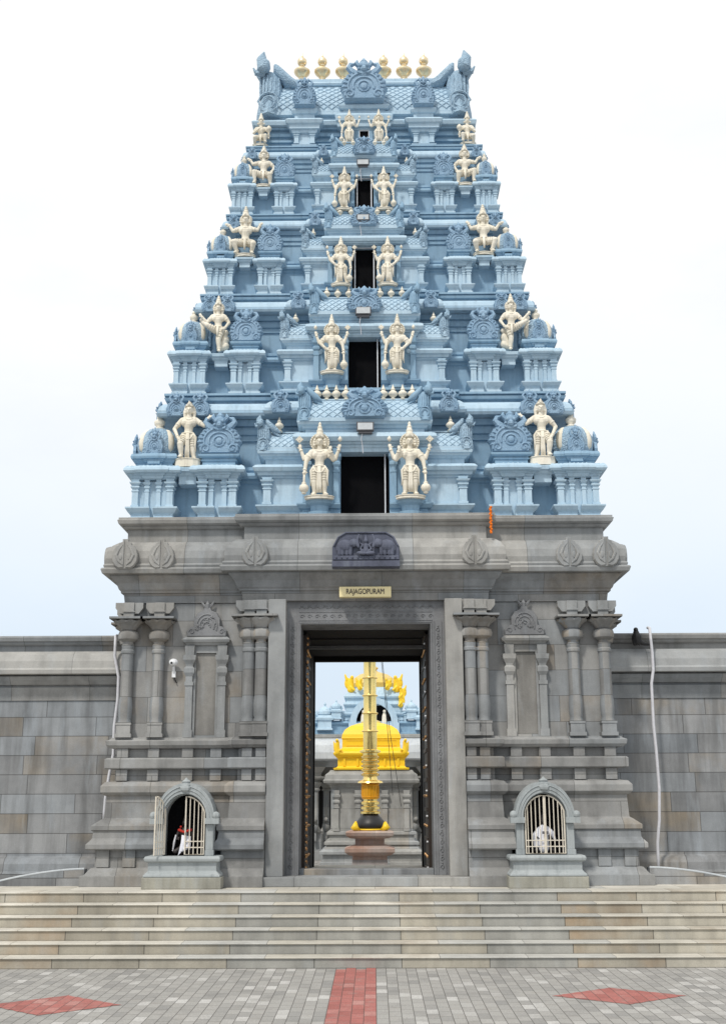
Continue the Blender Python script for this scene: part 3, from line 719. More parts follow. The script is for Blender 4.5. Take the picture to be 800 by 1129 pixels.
# ---- top storey, roof
t=T[4]; z=14.73; yf,yb=t['yf'],t['yb']
m=MB(); m.sweep(outline(2.02,yf+.26,yb-.26),[(14.732,.12),(14.78,.12),(14.79,.02),(14.95,.0),(14.955,.05),(15.0,.05),(15.005,.02),(15.06,.02),(15.065,.08),(15.12,.10),(15.125,.05),(15.19,.05),(15.20,.12),(15.24,.13)]); P(m,'storey_wall','blue')
m=MB(); m.sweep(outline(2.02,yf+.26,yb-.26),[(15.242,.0),(15.25,.20),(15.32,.23),(15.36,.20),(15.42,.08),(15.43,.02),(15.56,.02)]); P(m,'storey_cornice','blue_light')
RY=yf+.24; RD=yb-.24-RY
m=barrel_mb(-1.95,1.95,RY,15.56,1.08,RD,True,.165,True); P(m,'main_roof','blue_light')
# ridge mould
m=MB(); m.box(-1.8,1.8,RY+RD/2-.2,RY+RD/2+.2,16.60,16.74); m.tube([(-1.85,RY+RD*.25,16.52),(1.85,RY+RD*.25,16.52)],.05,8); P(m,'ridge','blue_light')
for sg in (-1,1):
    m=horn_mb(sg,1.50,.40,RD*.85,True); ob=m.build('roof_horn','blue_carved',G); smooth_angle(ob,50); ob.location=(sg*1.92,RY-19-.18,15.50-Z0)
# side pavilions and centre pavilion of the top storey
def pavilion(x,w,gw,gz,gh,door=False):
    y=yf+.08; hw=w/2
    if not door:
        m=MB(); m.sweep(rect(x-hw+.08,x+hw-.08,y,y+.5),[(14.74,.03),(14.80,.05),(14.82,0),(15.05,0),(15.06,.05),(15.12,.06),(15.125,.10),(15.2,.11),(15.22,.15),(15.28,.18),(15.34,.12),(15.36,0),(15.50,0),(15.505,.03),(15.56,.06),(15.60,.06)])
        for k in (-1,1): pilaster_mb(m,x+k*(hw-.12),y-.01,14.82,15.08,.09)
        P(m,'roof_pavilion','blue_light')
    else:
        for k in (-1,1):
            a,b=sorted((k*.10,k*(hw-.04))); m=MB(); m.sweep(rect(a,b,y,y+.5),[(14.74,.03),(14.80,.05),(14.82,0),(15.14,0)],[1,1,0,1] if k<0 else [0,1,1,1]); P(m,'roof_pavilion','blue')
        m=MB(); m.sweep(rect(-hw+.03,hw-.03,y,y+.5),[(15.142,0),(15.18,.0),(15.19,.05),(15.25,.06),(15.26,.0),(15.30,0),(15.31,.08),(15.42,.10),(15.50,.03),(15.51,-.06),(15.62,-.06),(15.63,.0),(15.68,.03),(15.70,.03)]); P(m,'roof_pavilion','blue_light')
        m=MB(); m.box(-.11,.11,y+.035,y+.05,14.74,15.16); P(m,'doorway','painted_shade')  # shallow panel, interior shade painted on as near-black
        m=MB(); 
        for k in (-1,1): m.box(min(k*.10,k*.085),max(k*.10,k*.085),y+.005,y+.03,14.75,15.14)
        m.box(-.085,.085,y+.005,y+.03,15.12,15.14); P(m,'door_frame','frame')
    ob=gable_mb(gw,gh,.16,True,.30).build('gable','blue_relief',G); ob.location=(x,y-.02-19,gz-Z0); return ob
for sg in (-1,1): pavilion(sg*1.19,.56,.46,15.60,.70)
pavilion(0,1.02,.90,15.72,1.0,True)
# gold finials on the ridge
fz=None
for x in (-1.31,-.88,-.44,.41,.84,1.26):
    if fz is None: fz=smooth_angle(MB().lathe(KAL,(0,0,0),18).build('gold_finial','gold_pale',G),50); o=fz; o.location=(x,RY+RD/2-19,16.72-Z0); o.scale=(.95,.95,1.38)
    else: o=dup(fz,G,(x,RY+RD/2-19,16.72-Z0),(.95,.95,1.38))
# ------------------------------------------------------------------ carved figures
U=.016   # one unit = one hundredth of a storey figure
def V(x,z,y=0): return (x*U,-y*U,z*U)
def hand(b,w,tip,curl=1,r=1.3):
    """palm at w, fingers towards tip"""
    w=Vector(w); t=Vector(tip); d=(t-w).normalized(); sx=d.cross(Vector((0,1,0)))
    if sx.length<.1: sx=Vector((1,0,0))
    sx.normalize(); pe=w+d*2.0*U
    b.cap(w,1.35*U,pe,1.5*U,8)
    for i,l in zip((-1.35,-.45,.45,1.3),(2.0,2.5,2.3,1.8)):
        q=pe+sx*i*U; k=q+d*l*.55*U; b.cap(q,.55*U,k,.5*U,6); b.cap(k,.5*U,k+(d*.6+Vector((0,-1,0))*.5*curl).normalized()*l*.5*U,.42*U,6)
    q=w+sx*1.3*U+d*.6*U; b.cap(q,.6*U,q+(sx*.9+d*.6)*1.6*U,.48*U,6)
def head(b,c,r=4.3,tilt=0):
    x,y,z=c; r*=U
    b.ball((x,y,z),(r*.86,r*.95,r*1.12),14,10); b.ball((x,y-r*.25,z-r*.55),(r*.62,r*.62,r*.55),10,8)
    b.cap((x,y-r*.92,z+r*.25),r*.13,(x,y-r*1.18,z-r*.18),r*.22,6)            # nose
    for k in (-1,1):
        b.ball((x+k*r*.36,y-r*.86,z+r*.14),(r*.20,r*.14,r*.13),8,6)            # eyes
        b.cap((x+k*r*.14,y-r*.95,z+r*.36),r*.08,(x+k*r*.58,y-r*.80,z+r*.38),r*.07,6)  # brows
        b.ball((x+k*r*.9,y,z-r*.05),(r*.16,r*.3,r*.42),8,6); b.ball((x+k*r*.9,y-r*.1,z-r*.6),(r*.2,r*.2,r*.22),8,6)
    b.ball((x,y-r*.90,z-r*.50),(r*.34,r*.18,r*.10),8,6); b.ball((x,y-r*.88,z-r*.66),(r*.26,r*.16,r*.09),8,6)
def torso(b,px=0,pz=27,lean=0,sh=8.2):
    b.cap(V(px-2.6,pz),4.6*U,V(px+2.6,pz),4.6*U); b.chain([(V(px,pz+1),5.0*U),(V(px+lean*.4,pz+7,.4),4.3*U),(V(px+lean*.8,pz+12,.8),5.2*U)])
    b.cap(V(px+lean-3.4,pz+14,.9),4.6*U,V(px+lean+3.4,pz+14,.9),4.6*U); b.cap(V(px+lean-sh+1.5,pz+17.5),3.1*U,V(px+lean+sh-1.5,pz+17.5),3.1*U)
    b.chain([(V(px+lean,pz+18),2.9*U),(V(px+lean,pz+23,.6),2.5*U)])
    for k in (-1,1): b.ball(V(px+lean+k*3.1,pz+14.6,4.2),(2.6*U,1.5*U,2.1*U),8,6)
    b.ball(V(px+lean*.5,pz+7,4.2),(.6*U,.4*U,.6*U),6,5)
def leg(b,hip,knee,ank,toe,k=1):
    b.chain([(hip,4.7*U*k),(knee,3.3*U*k)]); kn=Vector(knee); an=Vector(ank); m=kn.lerp(an,.35)
    b.chain([(knee,3.2*U*k),(tuple(m),3.1*U*k),(ank,1.9*U*k)]); b.ball(knee,3.0*U*k,8,6)
    to=Vector(toe); an=Vector(ank); b.cap(tuple(an+Vector((0,.8*U,-.8*U))),1.9*U*k,tuple(an.lerp(to,.65)),1.7*U*k)
    d=(to-an); s_=Vector((d.y,-d.x,0)); s_=s_.normalized() if s_.length>1e-6 else Vector((1,0,0))
    for i in range(5):
        q=an.lerp(to,.62)+s_*(i-2)*.8*U; b.cap(tuple(q),.75*U,tuple(q+d.normalized()*(2.0-.25*i)*U),.55*U,6)
    b.tube([tuple(an+Vector((math.cos(a)*2.2*U,math.sin(a)*2.2*U,1.6*U))) for a in [2*PI*i/10 for i in range(10)]],.45*U,5,True)
def arm(b,sh,el,wr,tip,curl=1):
    b.chain([(sh,2.9*U),(tuple(Vector(sh).lerp(Vector(el),.45)),2.75*U),(el,2.1*U)]); b.chain([(el,2.15*U),(wr,1.45*U)]); hand(b,wr,tip,curl)
    for p,q,f,r in ((sh,el,.5,2.9),(el,wr,.85,1.9)):
        c=Vector(p).lerp(Vector(q),f); d=(Vector(q)-Vector(p)).normalized(); a=d.cross(Vector((0,1,0))); a=a.normalized() if a.length>.1 else Vector((1,0,0)); e=d.cross(a)
        b.tube([tuple(c+(a*math.cos(t)+e*math.sin(t))*r*U) for t in [2*PI*i/10 for i in range(10)]],.5*U,5,True)
def jewels(b,c,px,pz):
    for r,dz,t in ((3.6,0,.55),(5.0,-1.8,.6)):
        b.tube([(c[0]+math.cos(a)*r*U,-3.2*U-abs(math.sin(a))*2.0*U+0*U,c[2]+dz*U-(1+math.sin(a))*0-abs(math.sin(a))*r*.62*U) for a in [PI+PI*i/12 for i in range(13)]],t*U,5)
    b.tube([(px*U+math.cos(a)*5.9*U,math.sin(a)*5.2*U,(pz+2.5)*U) for a in [2*PI*i/16 for i in range(16)]],.9*U,6,True)
def garment(o,px,pz,knees,mat='cream'):
    m=MB()
    for i,x in enumerate((-1.6,-.6,.6,1.6)): m.tube([V(px+x*.7,pz+2,5.5),V(px+x*.8,pz-6,5.6),V(px+x,pz-16,4.6),V(px+x*1.2,pz-24,4.2)],[.5*U,.8*U,.9*U,.6*U],6)
    for hip,kn in knees:
        h=Vector(hip);q=Vector(kn)
        for f in (.25,.45,.65,.85):
            c=h.lerp(q,f); r=(4.7+(3.3-4.7)*f+.35)*U; d=(q-h).normalized(); a=d.cross(Vector((0,1,0))); a=a.normalized() if a.length>.1 else Vector((1,0,0)); e=d.cross(a)
            m.tube([tuple(c+(a*math.cos(t)+e*math.sin(t))*r) for t in [2*PI*i/12 for i in range(12)]],.38*U,5,True)
    for k in (-1,1): m.tube([V(px+k*5,pz+3,3.5),V(px+k*8,pz-2,3),V(px+k*7.6,pz-11,2.5),V(px+k*8.6,pz-17,2)],[.8*U,1.3*U,1.1*U,.4*U],6)
    m.tube([V(px-5.5,pz+1,3.5),V(px-3,pz-3.5,5.4),V(px,pz-5,6),V(px+3,pz-3.5,5.4),V(px+5.5,pz+1,3.5)],.8*U,6)
    return m.build('garment',mat,o,smooth=True)
def crown(o,c,h=17,r=4.4,mat='cream'):
    m=MB(); k=h/17*U
    m.lathe([(0,r*U),(1.2*k,(r+.6)*U),(2*k,r*U),(3*k,(r-.4)*U),(4*k,(r-.2)*U),(4.8*k,(r-.9)*U),(7*k,(r-1.3)*U),(7.8*k,(r-.9)*U),(8.6*k,(r-1.8)*U),(11*k,(r-2.2)*U),(11.6*k,(r-1.8)*U),(12.4*k,(r-2.7)*U),(14*k,1.3*U),(14.8*k,1.7*U),(15.6*k,1.1*U),(17*k,.3*U)],c,14)
    m.prism([(c[0]-1.6*U,c[2]+.5*U),(c[0]+1.6*U,c[2]+.5*U),(c[0],c[2]+6*U)],c[1]-(r+.9)*U,c[1]-(r-1)*U,.2)
    return m.build('crown',mat,o,smooth=True)
def halo(o,c,r=8.6,mat='cream'):
    m=MB(); n=24; m.tube([(c[0]+math.cos(2*PI*i/n)*r*U,c[1]+2.5*U,c[2]+math.sin(2*PI*i/n)*r*U) for i in range(n)],1.1*U,6,True)
    m.prism([(c[0]+math.cos(2*PI*i/n)*r*U,c[2]+math.sin(2*PI*i/n)*r*U) for i in range(n)],c[1]+2.0*U,c[1]+3.6*U)
    for i in range(n): a=2*PI*i/n; m.ball((c[0]+math.cos(a)*r*U,c[1]+1.5*U,c[2]+math.sin(a)*r*U),.95*U,6,4)
    for k in (-1,1):
        for i in range(3): m.ball((c[0]+k*(4.6+.3*i)*U,c[1]-.5*U,c[2]+(2-2.6*i)*U),1.5*U,7,5)
    return m.build('halo',mat,o,smooth=True)
def mace(o,top,bot,mat='cream'):
    m=MB(); m.tube([top,bot],[1.0*U,1.25*U],8); c=Vector(bot)
    m.lathe([(-6*U,1.5*U),(-5*U,2.6*U),(-4.2*U,1.6*U),(-3.2*U,3.6*U),(0,4.8*U),(2.6*U,3.8*U),(4*U,1.8*U),(5*U,2.4*U),(6*U,1.2*U)],tuple(c),12)
    m.ball(top,1.9*U,8,6)
    return m.build('mace',mat,o,smooth=True)
def emblem(o,c,kind):
    m=MB(); x,y,z=c
    if kind=='disc':
        m.tube([(x+math.cos(a)*2.2*U,y,z+math.sin(a)*2.2*U) for a in [2*PI*i/12 for i in range(12)]],.7*U,6,True); m.ball((x,y,z),(1.8*U,.8*U,1.8*U),8,6)
        for a in range(4): m.ball((x+math.cos(a*PI/2)*3.0*U,y,z+math.sin(a*PI/2)*3.0*U),.8*U,6,4)
    else:
        m.lathe([(-2.6*U,.5*U),(-1.2*U,1.7*U),(.4*U,2.2*U),(1.6*U,1.4*U),(2.4*U,.9*U),(3.4*U,.3*U)],c,10)
    return m.build('emblem','cream',o,smooth=True)
def pedestal(o,w=24,d=14,h=3,z=0):
    m=MB(); n=12
    pts=[(math.cos(2*PI*i/n)*w/2*U,math.sin(2*PI*i/n)*d/2*U) for i in range(n)]
    m.sweep(pts,[((z-h)*U,.0),((z-.9)*U,0),((z-.7)*U,.4*U),(z*U,.4*U)]); return m.build('pedestal','cream',o)
def guardian(pose):
    o=thing('guardian_statue','cream guardian','statue'); b=MB()
    if pose in ('mace','walk'):
        lean=.3; px=0; hl,hr=V(-3.6,26),V(3.6,26)
        if pose=='mace': kl,al,tl=V(-4.4,14,2),V(-4.4,3),V(-6.5,1,6); kr,ar,tr=V(4.4,14,1),V(5.0,3),V(7.2,1,6)
        else: kl,al,tl=V(-5.6,14.5,2),V(-8.2,3),V(-11,1,4); kr,ar,tr=V(3.2,14,3),V(5,3),V(7.5,1,6)
    else: lean=.8; px=0; hl,hr=V(-3.6,26),V(3.8,26); kl,al,tl=V(-4.6,14.5,3),V(-2.4,3),V(-4,1,6); kr,ar,tr=V(3.0,14,1),V(3.6,3),V(6,1,6)
    torso(b,px,27,lean); leg(b,hl,kl,al,tl); leg(b,hr,kr,ar,tr)
    for k in (-1,1): arm(b,V(lean+k*7.4,44),V(lean+k*15,37.5,0),V(lean+k*18.8,47.5,1),V(lean+k*19.6,55,1),.4)
    arm(b,V(lean-7.8,44,1.5),V(-12.6,34,2.5),V(-14,24.5,3.5),V(-14.2,19,4),1)
    if pose=='mace': arm(b,V(lean+7.8,44,1.5),V(13.5,36,2),V(10.8,44,6.5),V(10.6,50,7),.2)
    else: arm(b,V(lean+7.8,44,1.5),V(13.2,35,1.5),V(8.0,28.5,4.5),V(5,26.5,5.5),.4)
    hc=V(lean,54.5,1); head(b,hc); jewels(b,V(lean,46,0),px,27)
    b.build('body','cream',o,voxel=.0065)
    garment(o,px,27,[(hl,kl),(hr,kr)]); crown(o,V(lean,58,.6)); halo(o,hc)
    mace(o,V(-14.2,22,5.5),V(-14.4 if pose!='walk' else -12,7,5.5)); emblem(o,V(lean-19.6,57,1),'disc'); emblem(o,V(lean+19.6,57,1),'shell')
    pedestal(o,28,15,3,0)
    return o
GU={p:guardian(p) for p in ('mace','walk','hip')}
ordn=['lowest','second','third','fourth','topmost']
first={}
def put(proto,x,y,z,sc_,flip,label,name=None):
    key=proto.name
    if key in first: o=dup(proto,None)
    else: o=proto; first[key]=1
    o.location=(x,y,z); o.scale=(sc_*(-1 if flip else 1),sc_,sc_); o['label']=label; return o
G_specs=[ # storey, |x|, y, z, height, pose, flipped?
 (0,.77,18.70,7.10,1.32,'mace',0),(1,.575,19.13,9.50,1.10,'hip',1),(2,.43,19.49,11.35,.97,'walk',1),(3,.385,19.81,13.05,.91,'hip',0),(4,.295,20.27,14.73,.77,'mace',0)]
look=['holding a large round mace','with hand on hip','striding with a mace','slender and crossing its feet','under the roof medallion']
for i,(k,x,y,z,hh,p,fl) in enumerate(G_specs):
    for s in (-1,1):
        f=bool(fl)!=(s>0)
        o=put(GU[p],s*x,y,z,hh/1.2,f,'%s cream four-armed guardian %s of the doorway in the %s blue storey'%(('','left')[0] or look[i].split(',')[0],'left' if s<0 else 'right',ordn[k]))
        o['label']='cream guardian %s, %s of the %s storey doorway'%(look[i].replace(',',' and'),'left' if s<0 else 'right',ordn[k])
        o['group']='guardian statues beside the tower doorways'
# seated and reaching figures between the small shrines
def atlas(kind):
    o=thing('tower_figure','cream figure','statue'); b=MB(); kn=[]
    if kind=='stand':
        torso(b,0,27,.4); hl,hr=V(-3.6,26),V(3.6,26); kl,al,tl=V(-6.8,17,7),V(-5.8,5,4.5),V(-7.5,3,9); kr,ar,tr=V(4.6,14,1),V(6.6,3),V(9,1,5)
        arm(b,V(8,44),V(16,38,1),V(20.5,47,1),V(25,48,1),.3); arm(b,V(-7.4,44),V(-14.5,35,0),V(-9.2,23,8),V(-7,19,9),.8); hc=V(.5,55,1)
    elif kind=='kick':
        torso(b,0,27,-.3); hl,hr=V(-3.6,26),V(3.6,26); kl,al,tl=V(-12.5,30,6),V(-19.5,35,4),V(-22,39,6); kr,ar,tr=V(1.0,12,4),V(2.2,-1,3),V(2,-4,7)
        arm(b,V(-8,44),V(-14,36,1),V(-21,44,2),V(-25,49,2),.3); arm(b,V(7.6,44),V(13.2,36,0),V(8.2,26,5),V(4,25,6),.5); hc=V(-.3,55,1)
    elif kind=='squat':
        torso(b,0,17,0); hl,hr=V(-3.8,16),V(3.8,16); kl,al,tl=V(-13,14,8),V(-9,3,4),V(-12,1,8); kr,ar,tr=V(10.5,11,10),V(8,2,5),V(9,0,9)
        arm(b,V(-8,34),V(-14.5,31,1),V(-19.5,39,1),V(-24,40,1),.3); arm(b,V(8,34),V(14,32,1),V(17,38,1),V(20,43,1),.3); hc=V(0,45,1)
    elif kind=='crouch':
        torso(b,0,18,0); hl,hr=V(-3.8,17),V(3.8,17); kl,al,tl=V(-12.5,19,6),V(-11.5,5,4),V(-13.5,3,7); kr,ar,tr=V(9,13,9),V(9.5,1,5),V(11,-1,9)
        arm(b,V(-8,35),V(-14.5,33,1),V(-18.5,40,1),V(-23,42,1),.3); arm(b,V(8,35),V(14.6,28,0),V(11,18,6),V(9.5,14,7),.7); hc=V(0,46,1)
    else:
        torso(b,0,14,0); hl,hr=V(-3.8,13),V(3.8,13); kl,al,tl=V(-9,9,11),V(-10,1.5,2),V(-13,0,1); kr,ar,tr=V(8.5,12,11),V(8,1.5,9),V(9.5,0,13)
        arm(b,V(-8,31),V(-12,22,2),V(-4,25,8),V(-1,28,9),.3); arm(b,V(8,31),V(13,23,2),V(13.5,15,6),V(13.5,10,7),.8); hc=V(0,42,1)
    leg(b,hl,kl,al,tl); leg(b,hr,kr,ar,tr); head(b,hc,4.5); jewels(b,(hc[0],0,hc[2]-9*U),0,27 if kind in('stand','kick') else (17 if kind=='squat' else 18 if kind=='crouch' else 14))
    # thick curls of hair framing the face
    if kind in ('stand','kick','squat'):
        for k in (-1,1): b.chain([((hc[0]+k*3.6*U,.8*U,hc[2]+3*U),2.0*U),((hc[0]+k*4.8*U,.8*U,hc[2]-2*U),2.1*U),((hc[0]+k*4.6*U,.8*U,hc[2]-8*U),1.5*U)])
    b.build('body','cream',o,voxel=.0065)
    if kind in('stand',): garment(o,0,27,[(hl,kl),(hr,kr)])
    else:
        m=MB(); pz={'kick':27,'squat':17,'crouch':18,'kneel':14}[kind]
        for hip,kk in ((hl,kl),(hr,kr)):
            h_=Vector(hip);q=Vector(kk)
            for f_ in (.3,.55,.8):
                c=h_.lerp(q,f_); r=(4.7-1.4*f_+.35)*U; d=(q-h_).normalized(); a=d.cross(Vector((0,1,0))); a=a.normalized() if a.length>.1 else Vector((1,0,0)); e=d.cross(a)
                m.tube([tuple(c+(a*math.cos(t)+e*math.sin(t))*r) for t in [2*PI*i/12 for i in range(12)]],.4*U,5,True)
        m.tube([V(0,pz+2,5.4),V(0,pz-5,6.5),V(0,max(pz-12,2),7)],[1.6*U,1.8*U,1.0*U],7)
        m.build('garment','cream',o,smooth=True)
    crown(o,(hc[0],hc[1],hc[2]+3.4*U),{'stand':6,'kick':14,'squat':15,'crouch':12,'kneel':15}[kind],4.5)
    if kind!='stand': halo(o,(hc[0],hc[1],hc[2]+1*U),6.5)
    if kind=='kneel': mace(o,V(13.5,9,7.5),V(13.8,26,7.5))
    if kind in ('squat','crouch','kneel'): pedestal(o,24,16,3,0)
    elif kind=='stand': pedestal(o,26,16,9,2)
    else:
        m=MB(); m.cap(V(5,8,-4),5*U,V(8,15,-5),6*U); m.cap(V(2,3,-3),4*U,V(9,6,-4),5*U); m.cap(V(4,22,-5),4*U,V(9,24,-4),4*U); m.build('rock','cream',o,voxel=.012)
    return o
A_specs=[('stand',3.09,19.15,7.86,1.28,'standing loose-haired cream figure with one arm raised'),('kick',2.67,19.50,10.08,1.10,'cream figure resting one leg on corner dome'),
 ('squat',2.25,19.82,12.10,1.22,'squatting cream figure with both arms raised'),('crouch',1.96,20.12,13.72,1.08,'crouching cream figure with hand on knee'),('kneel',2.06,20.42,14.80,.90,'kneeling cream figure with a club at the side')]
for i,(kd,x,y,z,hh,lb) in enumerate(A_specs):
    pr=atlas(kd)
    for s in (-1,1):
        fl=(s>0)
        if kd=='stand': fl=(s>0)
        o=put(pr,s*x,y,z,hh/1.2,fl,'%s, %s side, %s storey'%(lb,'left' if s<0 else 'right',ordn[i])); o['group']='figures between the small shrines'
# ------------------------------------------------------------------ carved relief and sign over the gate
pn=thing('relief_panel','bluish black stone relief of a seated figure between two elephants','relief',(.015,18.36,5.80))
m=MB(); pts=[(-.55,.0),(.55,.0),(.55,.36),(.47,.52),(.34,.60),(-.34,.60),(-.47,.52),(-.55,.36)]
m.prism(pts,-.06,.14,.02); m.prism([(-.55,-.0),(.55,0),(.55,.10),(-.55,.10)],-.14,-.061); m.prism([(-.54,.12),(.54,.12),(.54,.19),(-.54,.19)],-.11,-.062)
for k in range(12): m.ball((-.48+.087*k,-.112,.155),.018,6,4)
m.tube([(p[0]*.95,-.07,.3+(p[1]-.3)*.93) for p in pts[2:]],.016,6); m.build('slab','panelblue',pn,bevel=.008)
m=MB()
m.cap((-.05,-.09,.25),.05,(.05,-.09,.25),.05); m.chain([((0,-.10,.26),.05),((0,-.10,.36),.04)]); m.ball((0,-.11,.43),.038,10,8); m.cap((0,-.11,.45),.03,(0,-.1,.52),.015)
for k in (-1,1):
    m.chain([((k*.05,-.10,.37),.02),((k*.09,-.11,.30),.018),((k*.05,-.13,.26),.016)]); m.chain([((k*.05,-.09,.37),.018),((k*.10,-.09,.40),.015),((k*.10,-.09,.47),.015)])
    m.chain([((k*.03,-.10,.24),.035),((k*.12,-.13,.225),.03),((k*.02,-.14,.215),.025)])
m.build('seated_figure','panelblue',pn,voxel=.006)
for k in (-1,1):
    m=MB(); m.ball((k*.34,-.09,.36),(.13,.06,.10),12,8); m.ball((k*.19,-.10,.40),(.065,.055,.075),10,8); m.chain([((k*.15,-.12,.40),.03),((k*.12,-.13,.33),.024),((k*.135,-.13,.46),.018),((k*.11,-.12,.53),.015)])
    for x in (.25,.31,.38,.43): m.cap((k*x,-.09,.32),.035,(k*x,-.09,.215),.03)
    m.ball((k*.235,-.14,.40),(.035,.012,.055),8,6); m.chain([((k*.46,-.09,.38),.012),((k*.475,-.09,.28),.01)])
    m.build('elephant','panelblue',pn,voxel=.007)
sg=thing('name_sign','narrow yellow sign reading RAJAGOPURAM fixed above the gateway','sign',(.0,18.62,5.45))
m=MB(); m.box(-.425,.425,-.04,.10,-.085,.085); m.build('board','sign',sg,bevel=.004)
cu=bpy.data.curves.new('lettering','FONT'); cu.body='RAJAGOPURAM'; cu.size=.125; cu.align_x='CENTER'; cu.align_y='CENTER'; cu.extrude=.003
to=bpy.data.objects.new('tmp',cu); COL.objects.link(to); dg=bpy.context.evaluated_depsgraph_get(); me=bpy.data.meshes.new_from_object(to.evaluated_get(dg)); bpy.data.objects.remove(to)
me.transform(Matrix.Translation((0,-.046,0))@Matrix.Rotation(PI/2,4,'X')); me.materials.clear(); me.materials.append(M['letters']); lo=bpy.data.objects.new('lettering',me); COL.objects.link(lo); lo.parent=sg
xs=[v.co.x for v in me.vertices]; kx=.62/(max(xs)-min(xs)); lo.scale=(kx,1,1)
# floodlights above the doorways
for i,(z,y) in enumerate(((8.28,18.74),(10.62,19.19),(12.66,19.53),(14.03,19.90))):
    f=thing('floodlight','grey rectangular floodlight under the %s, %s'%(['lowest central barrel roof','second central barrel roof','third central barrel roof','fourth central barrel roof'][i],['largest and nearest','next up','third lamp','highest lamp'][i]),'lamp',(.01 if i==0 else -.02,y,z),'floodlights above the storey doorways')
    k=(1,.95,.8,.8)[i]
    m=MB(); m.box(-.15*k,.15*k,-.05,.03,-.02*k,.14*k); m.box(-.12*k,.12*k,-.03,.06,-.06*k,-.02*k); m.build('casing','lampbody',f,bevel=.008)
    m=MB(); m.box(-.128*k,.128*k,-.056,-.051,.0,.12*k); m.build('glass','glassy',f)
    m=MB(); m.tube([(-.05*k,.0,-.05*k),(-.07*k,.0,-.16*k),(-.05*k,.02,-.26*k),(-.04*k,.03,-.40*k)],.007,5); m.build('cable','pvc',f)
# security camera
c=thing('security_camera','small white security camera on the wall between column and blind niche','camera',(-3.16,18.9,4.28))
m=MB(); m.ball((0,-.02,.06),(.075,.075,.06),12,8); m.tube([(0,0,.0),(0,.06,-.12)],.022,8); m.box(-.03,.03,.04,.09,-.18,-.08); m.build('housing','plastic',c,smooth=False)
m=MB(); m.ball((-.02,-.085,.045),.02,8,6); m.tube([(.0,.06,-.12),(.02,.05,-.22),(.05,.07,-.27)],.01,5); m.build('lens','black',c)
# marigold garland
m=MB()
for i in range(16): a=i*2.4; m.ball((2.09+math.cos(a)*.008,18.54+math.sin(a)*.008,6.86-.029*i),(.024,.024,.020),7,5)
ga=m.build('marigold_garland','orange'); tag(ga,'orange marigold garland hanging from the stone ledge right of the centre','garland')
# ------------------------------------------------------------------ compound walls
for s in (-1,1):
    W=thing('compound_wall','long grey granite block wall running off to the %s of the gateway'%('left' if s<0 else 'right'),'wall',(s*9,19.85,.84))
    a,b=sorted((s*3.9,s*16)); o=rect(a,b,19.85,20.7)
    m=MB(); m.sweep(o,[(.40,.22),(.98,.22),(1.0,.16),(1.12,.15),(1.20,.10),(1.24,0),(3.80,0)]); m.build('block_face','stone_wall',W,world=True,bevel=.006)
    m=MB(); m.sweep(o,[(3.801,.02),(3.88,.03),(4.02,.07),(4.025,.03),(4.06,.03),(4.065,.10),(4.14,.17),(4.20,.20),(4.22,.16)]); m.build('corbel_moulding','stone',W,world=True)
    m=MB(); m.sweep(o,[(4.222,.12),(4.23,.30),(4.30,.31),(4.33,.28),(4.45,.27),(4.56,.22),(4.63,.12),(4.635,.02)]); m.build('cornice','stone_pale',W,world=True,bevel=.006)
    m=MB(); m.sweep(o,[(4.637,.03),(4.74,.03),(4.745,.08),(4.77,.11),(4.80,.11),(4.805,.15),(4.87,.17),(4.90,.15)]); m.build('coping','stone',W,world=True,bevel=.005)
for s,pts in ((-1,[(127,700),(126,722),(130,745),(129,770),(125,800),(124,830),(119,855),(115,880),(113,905)]),(1,[(714,694),(717,722),(718,740),(716,755),(718,800),(721,830),(724,870),(724,905),(722,930),(723,962)])):
    q=[]
    for px,py in pts:
        a=(px-400)/1263;b_=(564.5-py)/1263; ry=math.cos(R(13.9))-b_*math.sin(R(13.9)); rz=math.sin(R(13.9))+b_*math.cos(R(13.9)); t=19.52/ry
        q.append((.13+a*t-19.52*.0087,19.50,2.2+rz*t))
    q=[(q[0][0],19.62,q[0][2]+.02)]+q
    m=MB(); sm=[]
    for i in range(len(q)-1):
        for u in (0,.5): sm.append(tuple(Vector(q[i]).lerp(Vector(q[i+1]),u)))
    sm.append(q[-1]); m.tube(sm,.026,8); ob=m.build('conduit_pipe','pvc',smooth=True)
    tag(ob,'pale wavy pipe hanging down the %s'%('left wall beside the corner column' if s<0 else 'right wall near the dark bird'),'pipe','pipes hanging on the walls')
# dark bird perched on the right wall
m=MB(); m.chain([((0,0,.08),.07),((-.01,0,.15),.085),((-.015,0,.22),.055)]); m.ball((-.02,-.01,.275),.042,10,8); m.cap((-.03,-.04,.275),.016,(-.035,-.085,.27),.006)
m.chain([((.05,0,.06),.04),((.12,0,.03),.03),((.23,.0,.015),.012)]); m.cap((-.06,0,.12),.04,(-.05,0,.03),.03); m.cap((-.02,-.02,.06),.01,(-.02,-.03,0),.008); m.cap((.02,-.02,.06),.01,(.02,-.03,0),.008)
bo=m.build('bird','black',voxel=.008); bo.location=(4.63,19.55,4.66); tag(bo,'black bird perched on the ledge of the right wall','bird')
